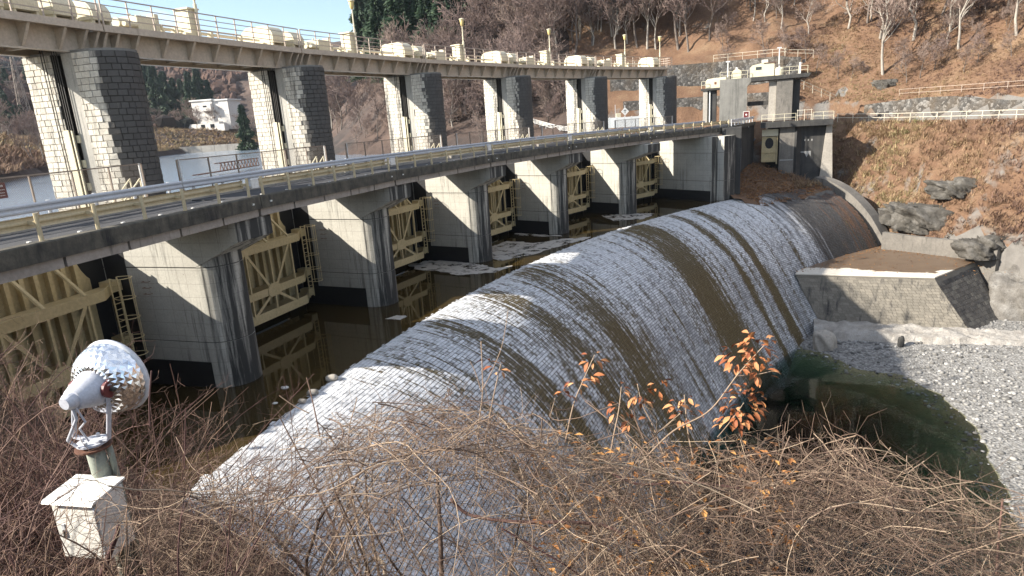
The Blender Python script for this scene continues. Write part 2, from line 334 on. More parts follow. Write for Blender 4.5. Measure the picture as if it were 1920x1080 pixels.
# ================================================================ gate piers with their stone towers
PW, PXC = 1.16, -.30           # half width and centre offset along the dam
def semi(r, yc, xc, a0, a1, n): return [(xc+r*math.cos(a), yc+r*math.sin(a)) for a in np.linspace(a0, a1, n)]
ORD = ['nearest', 'second', 'third', 'fourth', 'fifth', 'farthest']
def local_world(idx, r, z):
    t = theta(idx); ex = np.array([math.sin(t), -math.cos(t), 0]); ey = np.array([math.cos(t), math.sin(t), 0]); o = pol(idx, r, z)
    return lambda v: o + v[:, 0:1]*ex + v[:, 1:2]*ey + v[:, 2:3]*np.array([0, 0, 1.])
def gate_pier(i):
    lab = {0: 'nearest stone-clad gate pier, rounded nose beside the white floodlight', 5: 'farthest stone-clad gate pier carrying the end of the hoist bridge'}.get(
        i, f'{ORD[i]} stone-clad gate pier counted from the near bank')
    t = arc_thing('gate_pier', lab, 'pier', i, ZW, group='gate piers of the dam')
    z = lambda zz: zz - ZW
    x0, x1 = PXC-PW, PXC+PW
    zt = ZC + 3.85; zb = ZC - 3.2
    # ---- tower core (slightly inside the facing), slots cut on both sides
    yu, ys1, ys0, yj, yn = 3.25, 1.62, 1.02, .42, -.24
    def core(w, n=14):
        s_ = .42
        L_ = [(PXC-w, yu), (PXC-w, ys1), (PXC-w+s_, ys1), (PXC-w+s_, ys0), (PXC-w, ys0), (PXC-w, yn)]
        arc = semi(w, yn, PXC, math.pi, 2*math.pi, n)[1:-1]
        R_ = [(PXC+w, yn), (PXC+w, ys0), (PXC+w-s_, ys0), (PXC+w-s_, ys1), (PXC+w, ys1), (PXC+w, yu)]
        return L_+arc+R_
    m = MB(); m.prism(core(PW-.03), 2, z(zb), z(zt)); m.build('tower_core', M['mortar'], t)
    m = MB(); m.box(x0-.005, x0+.4, yj, ys0, z(zb), z(zt+.0)); m.box(x1-.4, x1+.005, yj, ys0, z(zb), z(zt)); m.build('slot_jamb', M['jamb'], t)
    m = MB(); m.prism([(PXC-PW+.02, yu-.02)]+semi(PW-.02, yn, PXC, math.pi, 2*math.pi, 14)+[(PXC+PW-.02, yu-.02)], 2, z(zt), z(zt+.1)); m.build('tower_cap', M['conc_old'], t)
    nose = [(x0, yj), (x0, yn)] + semi(PW, yn, PXC, math.pi, 2*math.pi, 18)[1:] + [(x1, yj)]
    st = shell_stones([(x0, yu), (x0, ys1)], z(zb), z(zt), .262, .36, seed=i*10+1, out=1)
    st += shell_stones(nose, z(zb), z(zt), .262, .36, seed=i*10+2, out=1)
    st += shell_stones([(x1, ys1), (x1, yu)], z(zb), z(zt), .262, .36, seed=i*10+3, out=1)
    st += shell_stones([(x1, yu), (x0, yu)], z(zb), z(zt), .262, .36, seed=i*10+4, out=1)
    lw = local_world(i, RH, ZW)
    def score(v):
        p, d = to_px(lw(v[4:])); a = abs(np.cross(p[1]-p[0], p[3]-p[0])); n_ = np.cross(v[5]-v[4], v[7]-v[4])
        c = lw(v[4:].mean(0, keepdims=True))[0] - np.array([0, 0, ZC]); nw = lw((v[4:].mean(0)+n_)[None])[0] - np.array([0, 0, ZC]) - c
        facing = (nw@c) < 0
        return a*(1 if (v[:, 2].min() > z(ZROAD+.8) and facing) else .01)
    put_stones(st, t, 300 if i < 2 else 0, M['tower_stone'], score=score, flip=False)
    # ---- concrete pier below: three lifts with recessed construction joints
    yl, yn2 = 3.25, -3.9
    def foot(w): return [(PXC-w, yl), (PXC-w, yn2)] + semi(w, yn2, PXC, math.pi, 2*math.pi, 16)[1:-1] + [(PXC+w, yn2), (PXC+w, yl)]
    if i < 5:
        for za, zb_ in ((ZW-2.5, ZC-8.8), (ZC-8.8, ZC-5.37)):
            m = MB(); m.prism(foot(PW), 2, z(za)+.02, z(zb_)-.02); m.build('pier_lift', M['pier'], t)
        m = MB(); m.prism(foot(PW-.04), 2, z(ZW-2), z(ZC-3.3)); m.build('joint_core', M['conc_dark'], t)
        yc = -6.35 if i < 4 else -7.6                               # corbel under the road bridge
        m = MB(); m.prism([(yl, z(ZC-5.35)), (yl, z(ZC-3.42)), (yc, z(ZC-3.42)), (yc, z(ZC-4.25)), (yn2, z(ZC-5.35))], 0, x0, x1)
        m.build('corbel', M['pier'], t, bevel=.03)
        m = MB(); m.prism(semi(PW, yn2, PXC, math.pi, 2*math.pi, 16), 2, z(ZC-5.35), z(ZC-4.5)); m.build('nose_top', M['pier'], t)
    else:
        # the end pier is a longer square block
        for za, zb_ in ((ZW-2.5, ZC-8.6), (ZC-8.6, ZC-5.3), (ZC-5.3, ZC-3.42)):
            m = MB(); m.prism([(x0, yl), (x0, -7.7), (x0+1.1, -7.7), (x0+1.1, -8.6), (x0+3.4, -8.6), (x0+3.4, yl)], 2, z(za)+.02, z(zb_)-.02); m.build('pier_lift', M['pier'], t)
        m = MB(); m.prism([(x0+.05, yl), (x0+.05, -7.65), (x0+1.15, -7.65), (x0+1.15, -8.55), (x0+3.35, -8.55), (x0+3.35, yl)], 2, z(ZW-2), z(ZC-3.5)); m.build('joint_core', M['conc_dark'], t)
    m = MB(); m.box(x0-.03, x0-.004, -3.75 if i < 5 else -7.6, 1.0, z(ZW-.3), z(ZC-9.75)); m.build('base_plate', M['black'], t)  # thin black band along the pier foot
    m = MB(); m.box(x0-1.5, x0-.004, 1.36, 1.5, z(ZW-1), z(ZC-4.0)); m.build('slot_shade_plate', M['black'], t)  # added black plate: paints the groove's shade and blocks sun
    m = MB(); m.box(x0-.012, x0-.003, .02, 1.3, z(ZW-.4), z(ZC-3.45)); m.build('shade_stain_panel', M['black'], t)  # black panel painting both shade and stain beside the slot
    box('footing', M['conc_old'], t, x0-1.0, x1, 2.7, 4.4, z(ZC-8), z(ZC-2.9))
    # ---- guide column in the slot and wire ropes
    m = MB(); m.box(x0-.22, x0-.10, 1.3, 1.62, z(ZC-3.2), z(ZC+.75)); m.box(x0-.10, x0+.02, 1.42, 1.5, z(ZC-3.2), z(ZC+.72)); m.box(x0-.22, x0-.10, 1.1, 1.17, z(ZC-3.2), z(ZC+.72))
    m.build('gate_guide', M['cream'], t)
    for zz in (ZC+.35, ZC-.7, ZC-1.7):
        box('guide_bracket', M['cream'], t, x0-.1, x0+.05, .95, 1.28, z(zz-.16), z(zz+.16))
    for yy in (1.95, 1.8, 1.3, 1.18, 1.05):
        beam('wire_rope', M['cable'], t, (x0-.16, yy, z(ZC-3)), (x0-.16, yy, z(zt+.2)), .03)
    if i < 4:   # rung ladder hoops cast in the side wall
        for k in range(3):
            m = MB(); zz = ZC-6.0-.28*k; m.tube([(x0, -1.2, z(zz)), (x0-.16, -1.2, z(zz)), (x0-.16, -.85, z(zz)), (x0, -.85, z(zz))], .014, 5); m.build('step_iron', M['rust'], t)
    return t
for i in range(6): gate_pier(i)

# ================================================================ lift gates
def gate_master():
    t = arc_thing('lift_gate', 'x', 'gate', .4775, ZW, group='ochre lift gates between the piers')
    H = 5.42; z = lambda zz: zz - ZW
    zs = [ZC-10.1, ZC-8.75, ZC-6.15, ZC-4.35]        # the four horizontal girders
    arc_c = [(H-1.25*math.sin(a), z(ZC-6.0)+2.0*(1-math.cos(a))) for a in np.linspace(0, math.pi/2, 8)]
    m = MB(); m.prism([(-H, z(ZC-10.3)), (H, z(ZC-10.3))] + arc_c + [(-p_, q_) for p_, q_ in arc_c[::-1]], 1, 1.28, 1.32); m.build('skin_plate', M['gate'], t)
    rib = MB(); rib.box(-.03, .03, .98, 1.28, z(ZC-10.25), z(ZC-4.05)); rib.box(-.09, .09, .95, .98, z(ZC-10.25), z(ZC-4.05))
    r0 = None
    for x in np.arange(-H+1.3, H-1.2, .62):
        if r0 is None: r0 = rib.build('rib', M['gate'], t); o = r0
        else: o = link('rib', r0.data, None, t)
        o.location = (x, 0, 0)
    P = [-H+.7+1.86*k for k in range(6)]
    yf = lambda x: -.62 if abs(x) < 3.6 else -.62 + (abs(x)-3.6)/(H-3.6)*1.25
    for k, zz in enumerate(zs):
        h = .22 if k else .26; m = MB()
        xs = [-H, -3.6, 3.6, H] if k < 3 else [-3.6, 3.6]
        yf_ = yf if k < 3 else (lambda x: .86)
        for a, b in zip(xs[:-1], xs[1:]):
            ya, yb = yf_(a), yf_(b)
            m.prism([(a, ya), (b, yb), (b, yb+.05), (a, ya+.05)], 2, z(zz-h), z(zz+h))                  # front plate
            m.prism([(a, ya+.05), (b, yb+.05), (b, 1.0), (a, 1.0)], 2, z(zz-.012), z(zz+.012))         # web
        m.build('girder', M['gate'], t)
    for k in (1, 2, 3, 4):
        x = P[k]; y = yf(x)+.02
        for a, b in zip(zs[:-1], zs[1:]):
            if k % 2 == 0 and a < ZC-6: pass
            beam('post', M['gate'], t, (x, y, z(a+.2)), (x, y if b < ZC-5 else .9, z(b-.2)), .13, .1)
    def diag(xa, za, xb, zb_): beam('brace', M['gate'], t, (xa, yf(xa)+.03, z(za)), (xb, yf(xb)+.03, z(zb_)), .05, .16)
    for c in (1, 3):
        for s in (-1, 1):
            if 0 <= c+s <= 5:
                diag(P[c]+s*.25, zs[1]+.2, P[c+s]-s*.12, zs[2]-.2); diag(P[c]+s*.25, zs[1]-.2, P[c+s]-s*.12, zs[0]+.2)
        m = MB(); y = yf(P[c])-.03
        m.prism([(P[c]-.55, z(zs[1]-.2)), (P[c]-.38, z(zs[1]-.34)), (P[c]+.38, z(zs[1]-.34)), (P[c]+.55, z(zs[1]-.2)), (P[c]+.55, z(zs[1]+.2)), (P[c]+.3, z(zs[1]+.42)), (P[c]-.3, z(zs[1]+.42)), (P[c]-.55, z(zs[1]+.2))], 1, y-.012, y+.012)
        m.build('gusset', M['gate'], t)
    for zz in zs[:3]: box('end_bracket', M['gate'], t, H-.55, H+.02, .3, .95, z(zz-.24), z(zz+.24))
    for sx in (-1, 1): box('guide_shoe', M['gate'], t, sx*(H+.06)-.05, sx*(H+.06)+.05, .95, 1.2, z(ZC-4.1), z(ZC-3.85))
    # caged ladder
    xl, yl = H-.95, -.55
    for s in (-.2, .2): beam('ladder_rail', M['gate'], t, (xl+s, yl+.25, z(ZC-10.2)), (xl+s, yl+.25, z(ZC-5.6)), .045, .06)
    m = MB()
    for zz in np.arange(ZC-10, ZC-5.7, .27): m.beam((xl-.2, yl+.25, z(zz)), (xl+.2, yl+.25, z(zz)), .025)
    m.build('ladder_rungs', M['gate'], t)
    arc = [(xl+.2+.0, yl+.22)] + [(xl+.38*math.cos(a), yl-.25+.38*math.sin(a)) for a in np.linspace(.5, -math.pi-.5, 10)] + [(xl-.2, yl+.22)]
    for zz in (ZC-5.6, ZC-6.5, ZC-7.4, ZC-8.3, ZC-9.1):
        m = MB(); m.tube([(x, y, z(zz)) for x, y in arc], .02, 5); m.build('cage_hoop', M['gate'], t)
    for q in (2, 5, 8): beam('cage_bar', M['gate'], t, (arc[q][0], arc[q][1], z(ZC-9.1)), (arc[q][0], arc[q][1], z(ZC-5.6)), .025)
    return t
g0 = gate_master()
GL = ['ochre steel lift gate behind the thicket, nearest of the row', 'ochre steel lift gate between the nearest and second piers', 'ochre steel lift gate between the second and third piers',
      'ochre steel lift gate between the third and fourth piers', 'ochre steel lift gate between the fourth and fifth piers', 'ochre steel lift gate beside the long end pier, farthest of the row']
for k in range(6):
    g = g0 if k == 0 else copy_tree(g0)
    i = k-1+.4775; g.location = tuple(pol(i, RH, ZW)); g.rotation_euler = (0, 0, theta(i)-math.pi/2); g['label'] = GL[k]
# ================================================================ hoist bridge spans
ALF = -DTH/2; CH = RH*math.sin(ALF); SAG = RH*(1-math.cos(ALF))        # chord half length, sagitta
def hoist_span_master():
    t = arc_thing('hoist_bridge_span', 'x', 'bridge', .5, ZC+3.9, group='hoist bridge spans')
    z = lambda q: q - (ZC+3.9); g = .035; X0, X1 = -CH+g, CH-g; y0 = -SAG
    box('walkway_slab', M['girder'], t, X0, X1, y0+.12, y0+3.9, z(ZDECK-.14), z(ZDECK), bevel=0)
    m = MB(); m.box(X0, X1, y0, y0+.12, z(ZDECK-.27), z(ZDECK+.02)); m.build('fascia', M['girder'], t)
    for yy in (.72, 3.0):
        m = MB(); m.box(X0, X1, y0+yy-.012, y0+yy+.012, z(ZC+3.93), z(ZDECK-.14)); m.build('web', M['girder'], t)
        m = MB(); m.box(X0, X1, y0+yy-.16, y0+yy+.16, z(ZC+3.89), z(ZC+3.93)); m.build('bottom_flange', M['girder'], t)
    br = MB(); br.prism([(y0+.10, z(ZDECK-.27)), (y0+.705, z(ZDECK-.27)), (y0+.705, z(ZC+3.93)), (y0+.60, z(ZC+3.93)), (y0+.10, z(ZDECK-.30))], 0, -.01, .01)
    br.prism([(y0+.085, z(ZDECK-.29)), (y0+.60, z(ZC+3.94)), (y0+.62, z(ZC+3.95)), (y0+.105, z(ZDECK-.27))], 0, -.06, .06)
    b0 = None
    for x in list(np.linspace(X0+.16, X1-.16, 9)) + [X0+.75, X1-.75]:
        if b0 is None: b0 = br.build('bracket', M['girder'], t); o = b0
        else: o = link('bracket', b0.data, None, t)
        o.location.x = x
    cb = MB(); cb.box(-.06, .06, y0+.74, y0+2.98, z(ZC+4.05), z(ZC+4.35)); c0 = None
    for x in np.linspace(X0+.4, X1-.4, 8):
        if c0 is None: c0 = cb.build('cross_beam', M['girder'], t); o = c0
        else: o = link('cross_beam', c0.data, None, t)
        o.location.x = x
    railing(t, X0+.06, X1-.06, y0+.06, z(ZDECK+.02), 10); railing(t, X0+.06, X1-.06, y0+3.86, z(ZDECK), 10)
    return t
def railing(t, xa, xb, y, z0, n, mat=None, hs=(1.1, .82, .55, .28), h=1.1, r=.022):
    mat = mat or M['rail']; po = MB(); po.beam((0, y, z0), (0, y, z0+h), .05); p0 = None
    for x in np.linspace(xa, xb, n+1):
        if p0 is None: p0 = po.build('railing_post', mat, t); o = p0
        else: o = link('railing_post', p0.data, None, t)
        o.location.x = x
    for k, hh in enumerate(hs): beam('railing_bar', mat, t, (xa, y, z0+hh), (xb, y, z0+hh), .05 if k == 0 else .034)
def span_at(o, i): o.location = tuple(pol(i, RH, ZC+3.9)); o.rotation_euler = (0, 0, theta(i)-math.pi/2)
sp0 = hoist_span_master()
SL = ['beige hoist bridge span left of the nearest pier tower, cut by the frame', 'beige hoist bridge span between the nearest and second pier towers', 'beige hoist bridge span between the second and third pier towers',
      'beige hoist bridge span between the third and fourth pier towers', 'beige hoist bridge span between the fourth and fifth pier towers', 'beige hoist bridge end span reaching the farthest pier tower']
for k in range(6):
    o = sp0 if k == 0 else copy_tree(sp0); span_at(o, k-.5); o['label'] = SL[k]
m_end = arc_thing('hoist_bridge_end', 'short beige end platform of the hoist bridge over the farthest tower', 'platform', 5.04, ZC+3.9)
zz_ = ZDECK-(ZC+3.9)
box('walkway_slab', M['girder'], m_end, -.46, .55, 0, 3.9, zz_-.27, zz_); box('web', M['girder'], m_end, -.46, .35, .72, .75, .03, zz_-.27)
railing(m_end, -.4, .5, .06, zz_, 1)
for yy in np.linspace(.06, 3.8, 4): beam('railing_post', M['rail'], m_end, (.5, yy, zz_), (.5, yy, zz_+1.1), .05)
for hh in (1.1, .82, .55, .28): beam('railing_bar', M['rail'], m_end, (.5, .06, zz_+hh), (.5, 3.8, zz_+hh), .04)

# ================================================================ hoist machinery on the deck
def hood_profile(w=2.6, h=1.28, r=.66, n=8):
    P = [(0, 0)]
    P += [(r-r*math.cos(a), h-r+r*math.sin(a)) for a in np.linspace(0, math.pi/2, n)]
    P += [(w-r+r*math.sin(a), h-r+r*math.cos(a)) for a in np.linspace(0, math.pi/2, n)] + [(w, 0)]
    return P
def hood_master(length, h, name):
    t = arc_thing(name, 'x', 'machine', 0, ZDECK, group='cream rope drum hoods on the hoist bridge')
    P = [(y+.75, z+.34) for y, z in hood_profile(2.5, h-.34)]
    m = MB(); m.prism(P, 0, 0, length); m.build('hood', M['cream'], t)
    for x in (.06, length-.06): box('support_frame', M['cream'], t, x-.05, x+.05, .8, 3.2, .0, .336)
    m = MB(); m.box(.14, length-.14, 1.1, 3.0, 0, .30); m.build('bed_frame', M['girder'], t)
    m = MB(); m.lathe([(.0, .06), (.05, .05), (.05, 0), (0, 0)][::-1], 8); o = m.build('lifting_eye', M['cream'], t); o.location = (length*.5, 2.0, h+.0)
    m = MB(); m.prism([(y*.93+.75+.09, z*.93+.34) for y, z in hood_profile(2.5, h-.34)], 0, -.02, 0); m.build('end_panel', M['cream'], t)
    return t
HA = hood_master(1.05, 1.32, 'drum_hood'); HB = hood_master(.95, 1.18, 'drum_hood')
TW = ['nearest', 'second', 'third', 'fourth', 'fifth', 'farthest']
usedA = usedB = False
for i in range(6):
    for nm, base, off in (('larger', HA, -.115), ('smaller', HB, .02)):
        if i == 5 and nm == 'smaller': continue
        if nm == 'larger': o = HA if not usedA else copy_tree(HA); usedA = True
        else: o = HB if not usedB else copy_tree(HB); usedB = True
        ii = i+off; o.location = tuple(pol(ii, RH, ZDECK)); o.rotation_euler = (0, 0, theta(ii)-math.pi/2)
        o['label'] = f'{nm} round-topped cream drum hood above the {TW[i]} pier tower'
def motor_master():
    t = arc_thing('hoist_motor', 'x', 'machine', 0, ZDECK, group='cream hoist motors on the hoist bridge')
    box('bed_plate', M['girder'], t, 0, 2.7, .9, 2.3, 0, .16)
    box('gearbox', M['cream'], t, .7, 1.75, 1.0, 2.2, .16, .86, bevel=.04)
    m = MB(); m.tube([(.02, 1.6, .5), (.7, 1.6, .5)], .24, 14); m.build('motor', M['cream'], t, smooth=False)
    m = MB(); m.tube([(.0, 1.1, .42), (.7, 1.1, .42)], .13, 10); m.build('brake', M['cream'], t)
    box('terminal_box', M['cream'], t, 1.95, 2.2, 1.2, 1.7, .16, 1.08, bevel=.02)
    m = MB(); m.tube([(2.3, 1.5, .16), (2.3, 1.5, .6), (2.55, 1.5, .6), (2.65, 1.5, .3)], .09, 8); m.build('reducer', M['cream'], t)
    for x in (.9, 1.5):
        m = MB(); m.tube([(x, 1.6, .86), (x, 1.6, 1.0)], .05, 7); m.build('breather', M['cream'], t)
    return t
def pillar_master():
    t = arc_thing('control_pillar', 'x', 'cabinet', 0, ZDECK, group='cream control pillars on the hoist bridge')
    box('body', M['cream'], t, 0, .62, .9, 1.75, 0, 1.5, bevel=.02); box('cap', M['cream'], t, -.08, .70, .82, 1.83, 1.5, 1.58)
    box('plinth', M['cream'], t, -.35, 0, .95, 1.6, 0, .35); box('door', M['cream'], t, -.012, 0, 1.0, 1.65, .5, 1.35)
    return t
def lamp_master():
    t = arc_thing('deck_lamp', 'x', 'street lamp', 0, ZDECK, group='amber-bowl lamp posts on the hoist bridge')
    m = MB(); m.lathe([(.12, 0), (.12, .1), (.07, .14), (.065, 1.3), (.09, 1.34), (.09, 1.75), (.055, 1.8), (.045, 3.05), (.0, 3.05)], 10); m.build('post', M['cream'], t)
    m = MB(); m.lathe([(.0, 3.05), (.07, 3.05), (.12, 3.12), (.19, 3.55), (.17, 3.58), (0, 3.58)], 14); m.build('bowl', M['lampglass'], t, smooth=True)
    m = MB(); m.lathe([(0, 3.58), (.25, 3.58), (.22, 3.64), (0, 3.70)], 14); m.build('cap', M['cream'], t)
    m = MB(); m.lathe([(.07, 1.95), (.085, 1.98), (.07, 2.02)], 10); m.build('collar', M['cream'], t)
    return t
MO, PI_, LA = motor_master(), pillar_master(), lamp_master()
for k in range(5):
    i = k; who = ('between the nearest and second towers', 'between the second and third towers', 'between the third and fourth towers', 'between the fourth and fifth towers', 'between the fifth and farthest towers')[k]
    for base, off, txt in ((MO, .16, 'low cream hoist motor and gearbox'), (PI_, .445, 'tall cream control pillar with flat cap'), (LA, .475, 'amber-bowl lamp post behind the railing')):
        o = base if k == 0 else copy_tree(base)
        ii = i+off; o.location = tuple(pol(ii, RH+(.75 if base is LA else 0), ZDECK)); o.rotation_euler = (0, 0, theta(ii)-math.pi/2); o['label'] = f'{txt} {who}'
o = copy_tree(LA); o.location = tuple(pol(4.97, RH+.75, ZDECK)); o['label'] = 'amber-bowl lamp post at the far end of the hoist bridge'
o = copy_tree(MO); ii = -1+.28; o.location = tuple(pol(-.62, RH, ZDECK)); o.rotation_euler = (0, 0, theta(-.62)-math.pi/2); o['label'] = 'low cream hoist motor at the left edge of the frame'
o = copy_tree(HB); o.location = tuple(pol(-.34, RH, ZDECK)); o.rotation_euler = (0, 0, theta(-.34)-math.pi/2); o['label'] = 'round-topped cream drum hood left of the nearest tower, near the frame edge'
o = copy_tree(HA); o.location = tuple(pol(-.24, RH, ZDECK)); o.rotation_euler = (0, 0, theta(-.24)-math.pi/2); o['label'] = 'cream drum hood just left of the pair above the nearest tower'
for k in range(6):
    i = k-1; t = arc_thing('line_shaft', f'cream horizontal drive shaft along the hoist bridge, bay {("left of the nearest tower", "past the nearest tower", "past the second tower", "past the third tower", "past the fourth tower", "past the fifth tower")[k]}', 'shaft', i+.5, ZDECK, group='drive shafts on the hoist bridge')
    m = MB(); m.tube([(-4.3, 1.55, .5), (5.0, 1.55, .5)], .07, 8); m.build('shaft', M['cream'], t)
    for x in (-3.2, -1.2, 1.2, 3.4): box('bearing_block', M['cream'], t, x-.08, x+.08, 1.4, 1.7, 0, .6)

# ================================================================ road bridge
RJ = [-1.15, .005, .93, 1.885, 2.90, 4.08, 5.33]
RN = 103.4; RF = 107.75
def road_span(k):
    a, b = pol(RJ[k], RN), pol(RJ[k+1], RN); d = b-a; L_ = np.hypot(d[0], d[1]); ang = math.atan2(d[1], d[0])
    lab = ['concrete road bridge span at the left edge with mossy dark kerb', 'concrete road bridge span between the nearest and second pier corbels', 'concrete road bridge span between the second and third pier corbels',
           'concrete road bridge span between the third and fourth pier corbels', 'concrete road bridge span between the fourth and fifth pier corbels', 'last concrete road bridge span running to the long end pier'][k]
    t = thing('road_bridge_span', lab, 'bridge', (a[0], a[1], ZROAD-.9), ang, 'road bridge spans')
    z = lambda q: q-(ZROAD-.9); e = .02; X0, X1 = e, L_-e; Wd = RF-RN
    m = MB(); m.prism([(0, z(ZROAD-.55)), (0, z(ZROAD)-.04), (.04, z(ZROAD)), (.42, z(ZROAD)), (.42, z(ZROAD-.55))], 0, X0, X1); m.build('kerb', M['kerb'], t)
    box('roadway', M['asphalt'], t, X0, X1, .421, Wd-.4, z(ZROAD-.45), z(ZROAD-.12))
    box('far_kerb', M['conc_pale'], t, X0, X1, Wd-.399, Wd, z(ZROAD-.45), z(ZROAD+.05)); box('far_edge_beam', M['conc_beam'], t, X0, X1, Wd-.5, Wd+.75, z(ZROAD-1.05), z(ZROAD-.455))
    n = max(3, round(L_/2.3)); xs = np.linspace(X0, X1, n+1)
    for x, x2 in zip(xs[:-1], xs[1:]): box('edge_beam', M['conc_beam'], t, x+.05, x2-.05, .16, .50, z(ZROAD-.88), z(ZROAD-.555))
    box('deck_underside', M['conc_old'], t, X0, X1, .505, Wd-.02, z(ZROAD-.84), z(ZROAD-.455))
    # drain pipes through the fascia
    for x in (.6, L_-.6): box('drain_outlet', M['white'], t, x-.05, x+.05, -.05, .0, z(ZROAD-.33), z(ZROAD-.26))
    # near guardrail, beam on the road side
    g = thing('guardrail', ['cream steel guardrail on the near kerb at the left edge', 'cream steel guardrail on the near kerb past the nearest pier', 'cream steel guardrail on the near kerb past the second pier', 'cream steel guardrail on the near kerb past the third pier',
              'cream steel guardrail on the near kerb past the fourth pier', 'cream steel guardrail on the near kerb above the long end pier'][k], 'guardrail', (a[0], a[1], ZROAD), ang, 'guardrails on the near kerb')
    guard(g, .22, L_, .30, M['guard'], .36)
    f = thing('guardrail', ['galvanised guardrail on the far kerb at the left edge', 'galvanised guardrail on the far kerb past the nearest pier', 'galvanised guardrail on the far kerb past the second pier', 'galvanised guardrail on the far kerb past the third pier',
              'galvanised guardrail on the far kerb past the fourth pier', 'galvanised guardrail on the far kerb above the long end pier'][k], 'guardrail', (a[0], a[1], ZROAD), ang, 'guardrails on the far kerb')
    guard(f, Wd-.2, L_, -.12, M['galv'], .44)
    if k:   # white sleeve plate over the rail joint
        s = thing('joint_plate', f'small white plate over the near guardrail joint at the {TW[k-1] if k < 6 else "last"} pier', 'plate', (a[0], a[1], ZROAD), ang, 'white plates at guardrail joints')
        box('plate', M['white'], s, -.24, .2, .14, .2, .34, .74, bevel=.01)
        m = MB(); m.beam((-.24, .215, .4), (.2, .215, .4), .03, .06); m.beam((-.24, .215, .66), (.2, .215, .66), .03, .06); m.build('clamp', M['galv'], s)
    # cat's eyes on the roadway edge
    for q in range(int(L_/1.7)):
        c = box('road_stud', M['white'], t, 1.0+q*1.7-.05, 1.0+q*1.7+.05, .75, .85, z(ZROAD-.12), z(ZROAD-.02))
def wbeam(L0, L1, y, zb, s=1):
    P = [(y, zb), (y+.045*s, zb+.05), (y+.045*s, zb+.10), (y, zb+.15), (y, zb+.19), (y+.045*s, zb+.24), (y+.045*s, zb+.29), (y, zb+.34)]
    Q = [(a-.006*s, b) for a, b in P[::-1]]
    m = MB(); n = len(P)
    for k in range(n-1): m.prism([P[k], P[k+1], (P[k+1][0]-.006*s, P[k+1][1]), (P[k][0]-.006*s, P[k][1])], 0, L0, L1)
    return m
def guard(t, y, L_, dy, mat, zb):
    n = max(5, round((L_-.9)/1.85)); po = MB(); po.tube([(0, y, 0), (0, y, .80)], .062, 8); p0 = None
    for x in np.linspace(.45, L_-.45, n+1):
        if p0 is None: p0 = po.build('post', mat if zb < .4 else M['galv'], t); o = p0
        else: o = link('post', p0.data, None, t)
        o.location.x = x
        if zb < .4: box('bracket', mat, t, x-.05, x+.05, y+.06, y+dy, zb+.12, zb+.22)
    s = 1 if dy > 0 else -1
    ex = .28 if dy > 0 else -.22
    wbeam(ex, L_-ex, y+dy, zb, s).build('beam', mat, t)
for k in range(6): road_span(k)

# ================================================================ mesh fence behind the roadway
def fence(i0, i1, lab, r=108.05, gate=False):
    a, b = pol(i0, r), pol(i1, r); d = b-a; L_ = np.hypot(d[0], d[1])
    t = thing('mesh_fence', lab, 'fence', (a[0], a[1], ZROAD-.1), math.atan2(d[1], d[0]), 'wire mesh fences behind the road')
    H = 1.77; n = max(1, round(L_/1.78)); po = MB(); po.beam((0, 0, 0), (0, 0, H), .055); p0 = None
    for x in np.linspace(0, L_, n+1):
        if p0 is None: p0 = po.build('post', M['wire'], t); o = p0
        else: o = link('post', p0.data, None, t)
        o.location.x = x
    beam('top_rail', M['wire'], t, (0, 0, H), (L_, 0, H), .045); beam('bottom_rail', M['wire'], t, (0, 0, .12), (L_, 0, .12), .035)
    for x in (.12, L_-.12): beam('end_post', M['white'], t, (x, 0, 0), (x, 0, H+.03), .05)
    p = .075; q = np.arange(-H, L_, p); A = []; B = []
    for s0 in q:   # diamonds
        for sg in (1, -1):
            x0, x1 = (s0, s0+H) if sg > 0 else (s0+H, s0); z0, z1 = 0.0, H
            xa, xb = max(0, min(x0, x1)), min(L_, max(x0, x1))
            if xb-xa < .02: continue
            f = lambda x: (x-x0)/(x1-x0)*H
            A.append((xa, 0, f(xa))); B.append((xb, 0, f(xb)))
    P = np.stack([np.array(A), np.array(B)], 1); V, F, _ = polytubes(P, np.full(P.shape[:2], .0028), 3)
    m = MB(); m.add(V, F); m.build('wire_mesh', M['wire'], t, kind='stuff')
fence(-1.02, -.105, 'wire mesh fence left of the nearest tower, maroon sign on it')
for k in range(5): fence(k+.045, k+.895, f'wire mesh fence behind the road from the {TW[k]} to the {TW[k+1]} tower')
s = arc_thing('warning_sign', 'maroon warning board on the mesh fence at the left edge', 'sign', -.592, ZROAD+1.0, 107.98)
box('board', M['redsign'], s, -.42, .38, -.03, -.01, .0, .52)
m = MB()
R_ = random.Random(3)
for row, zz in enumerate((.38, .27, .17, .08)):
    x = -.36
    while x < .3:
        w = R_.uniform(.03, .09) if row == 0 else R_.uniform(.02, .05)
        m.box(x, x+w, -.034, -.031, zz, zz+(.07 if row == 0 else .03)); x += w+.02
m.build('lettering', M['white'], s)
for k in range(5):   # small yellow stair between fence and tower
    s = arc_thing('access_stair', f'small cream stair rail behind the fence at the {TW[k]} tower', 'stair', k-.14, ZROAD-.1, 108.3, group='cream stair rails by the towers')
    for yy in (0, .55): beam('handrail', M['cream'], s, (-.6, yy, .25), (.5, yy, 1.15), .05); beam('upright', M['cream'], s, (.5, yy, .0), (.5, yy, 1.15), .05); beam('upright', M['cream'], s, (-.1, yy, .0), (-.1, yy, .66), .05)
    for q in range(4): box('tread', M['cream'], s, -.5+q*.26, -.28+q*.26, .03, .52, .14+q*.2, .18+q*.2)
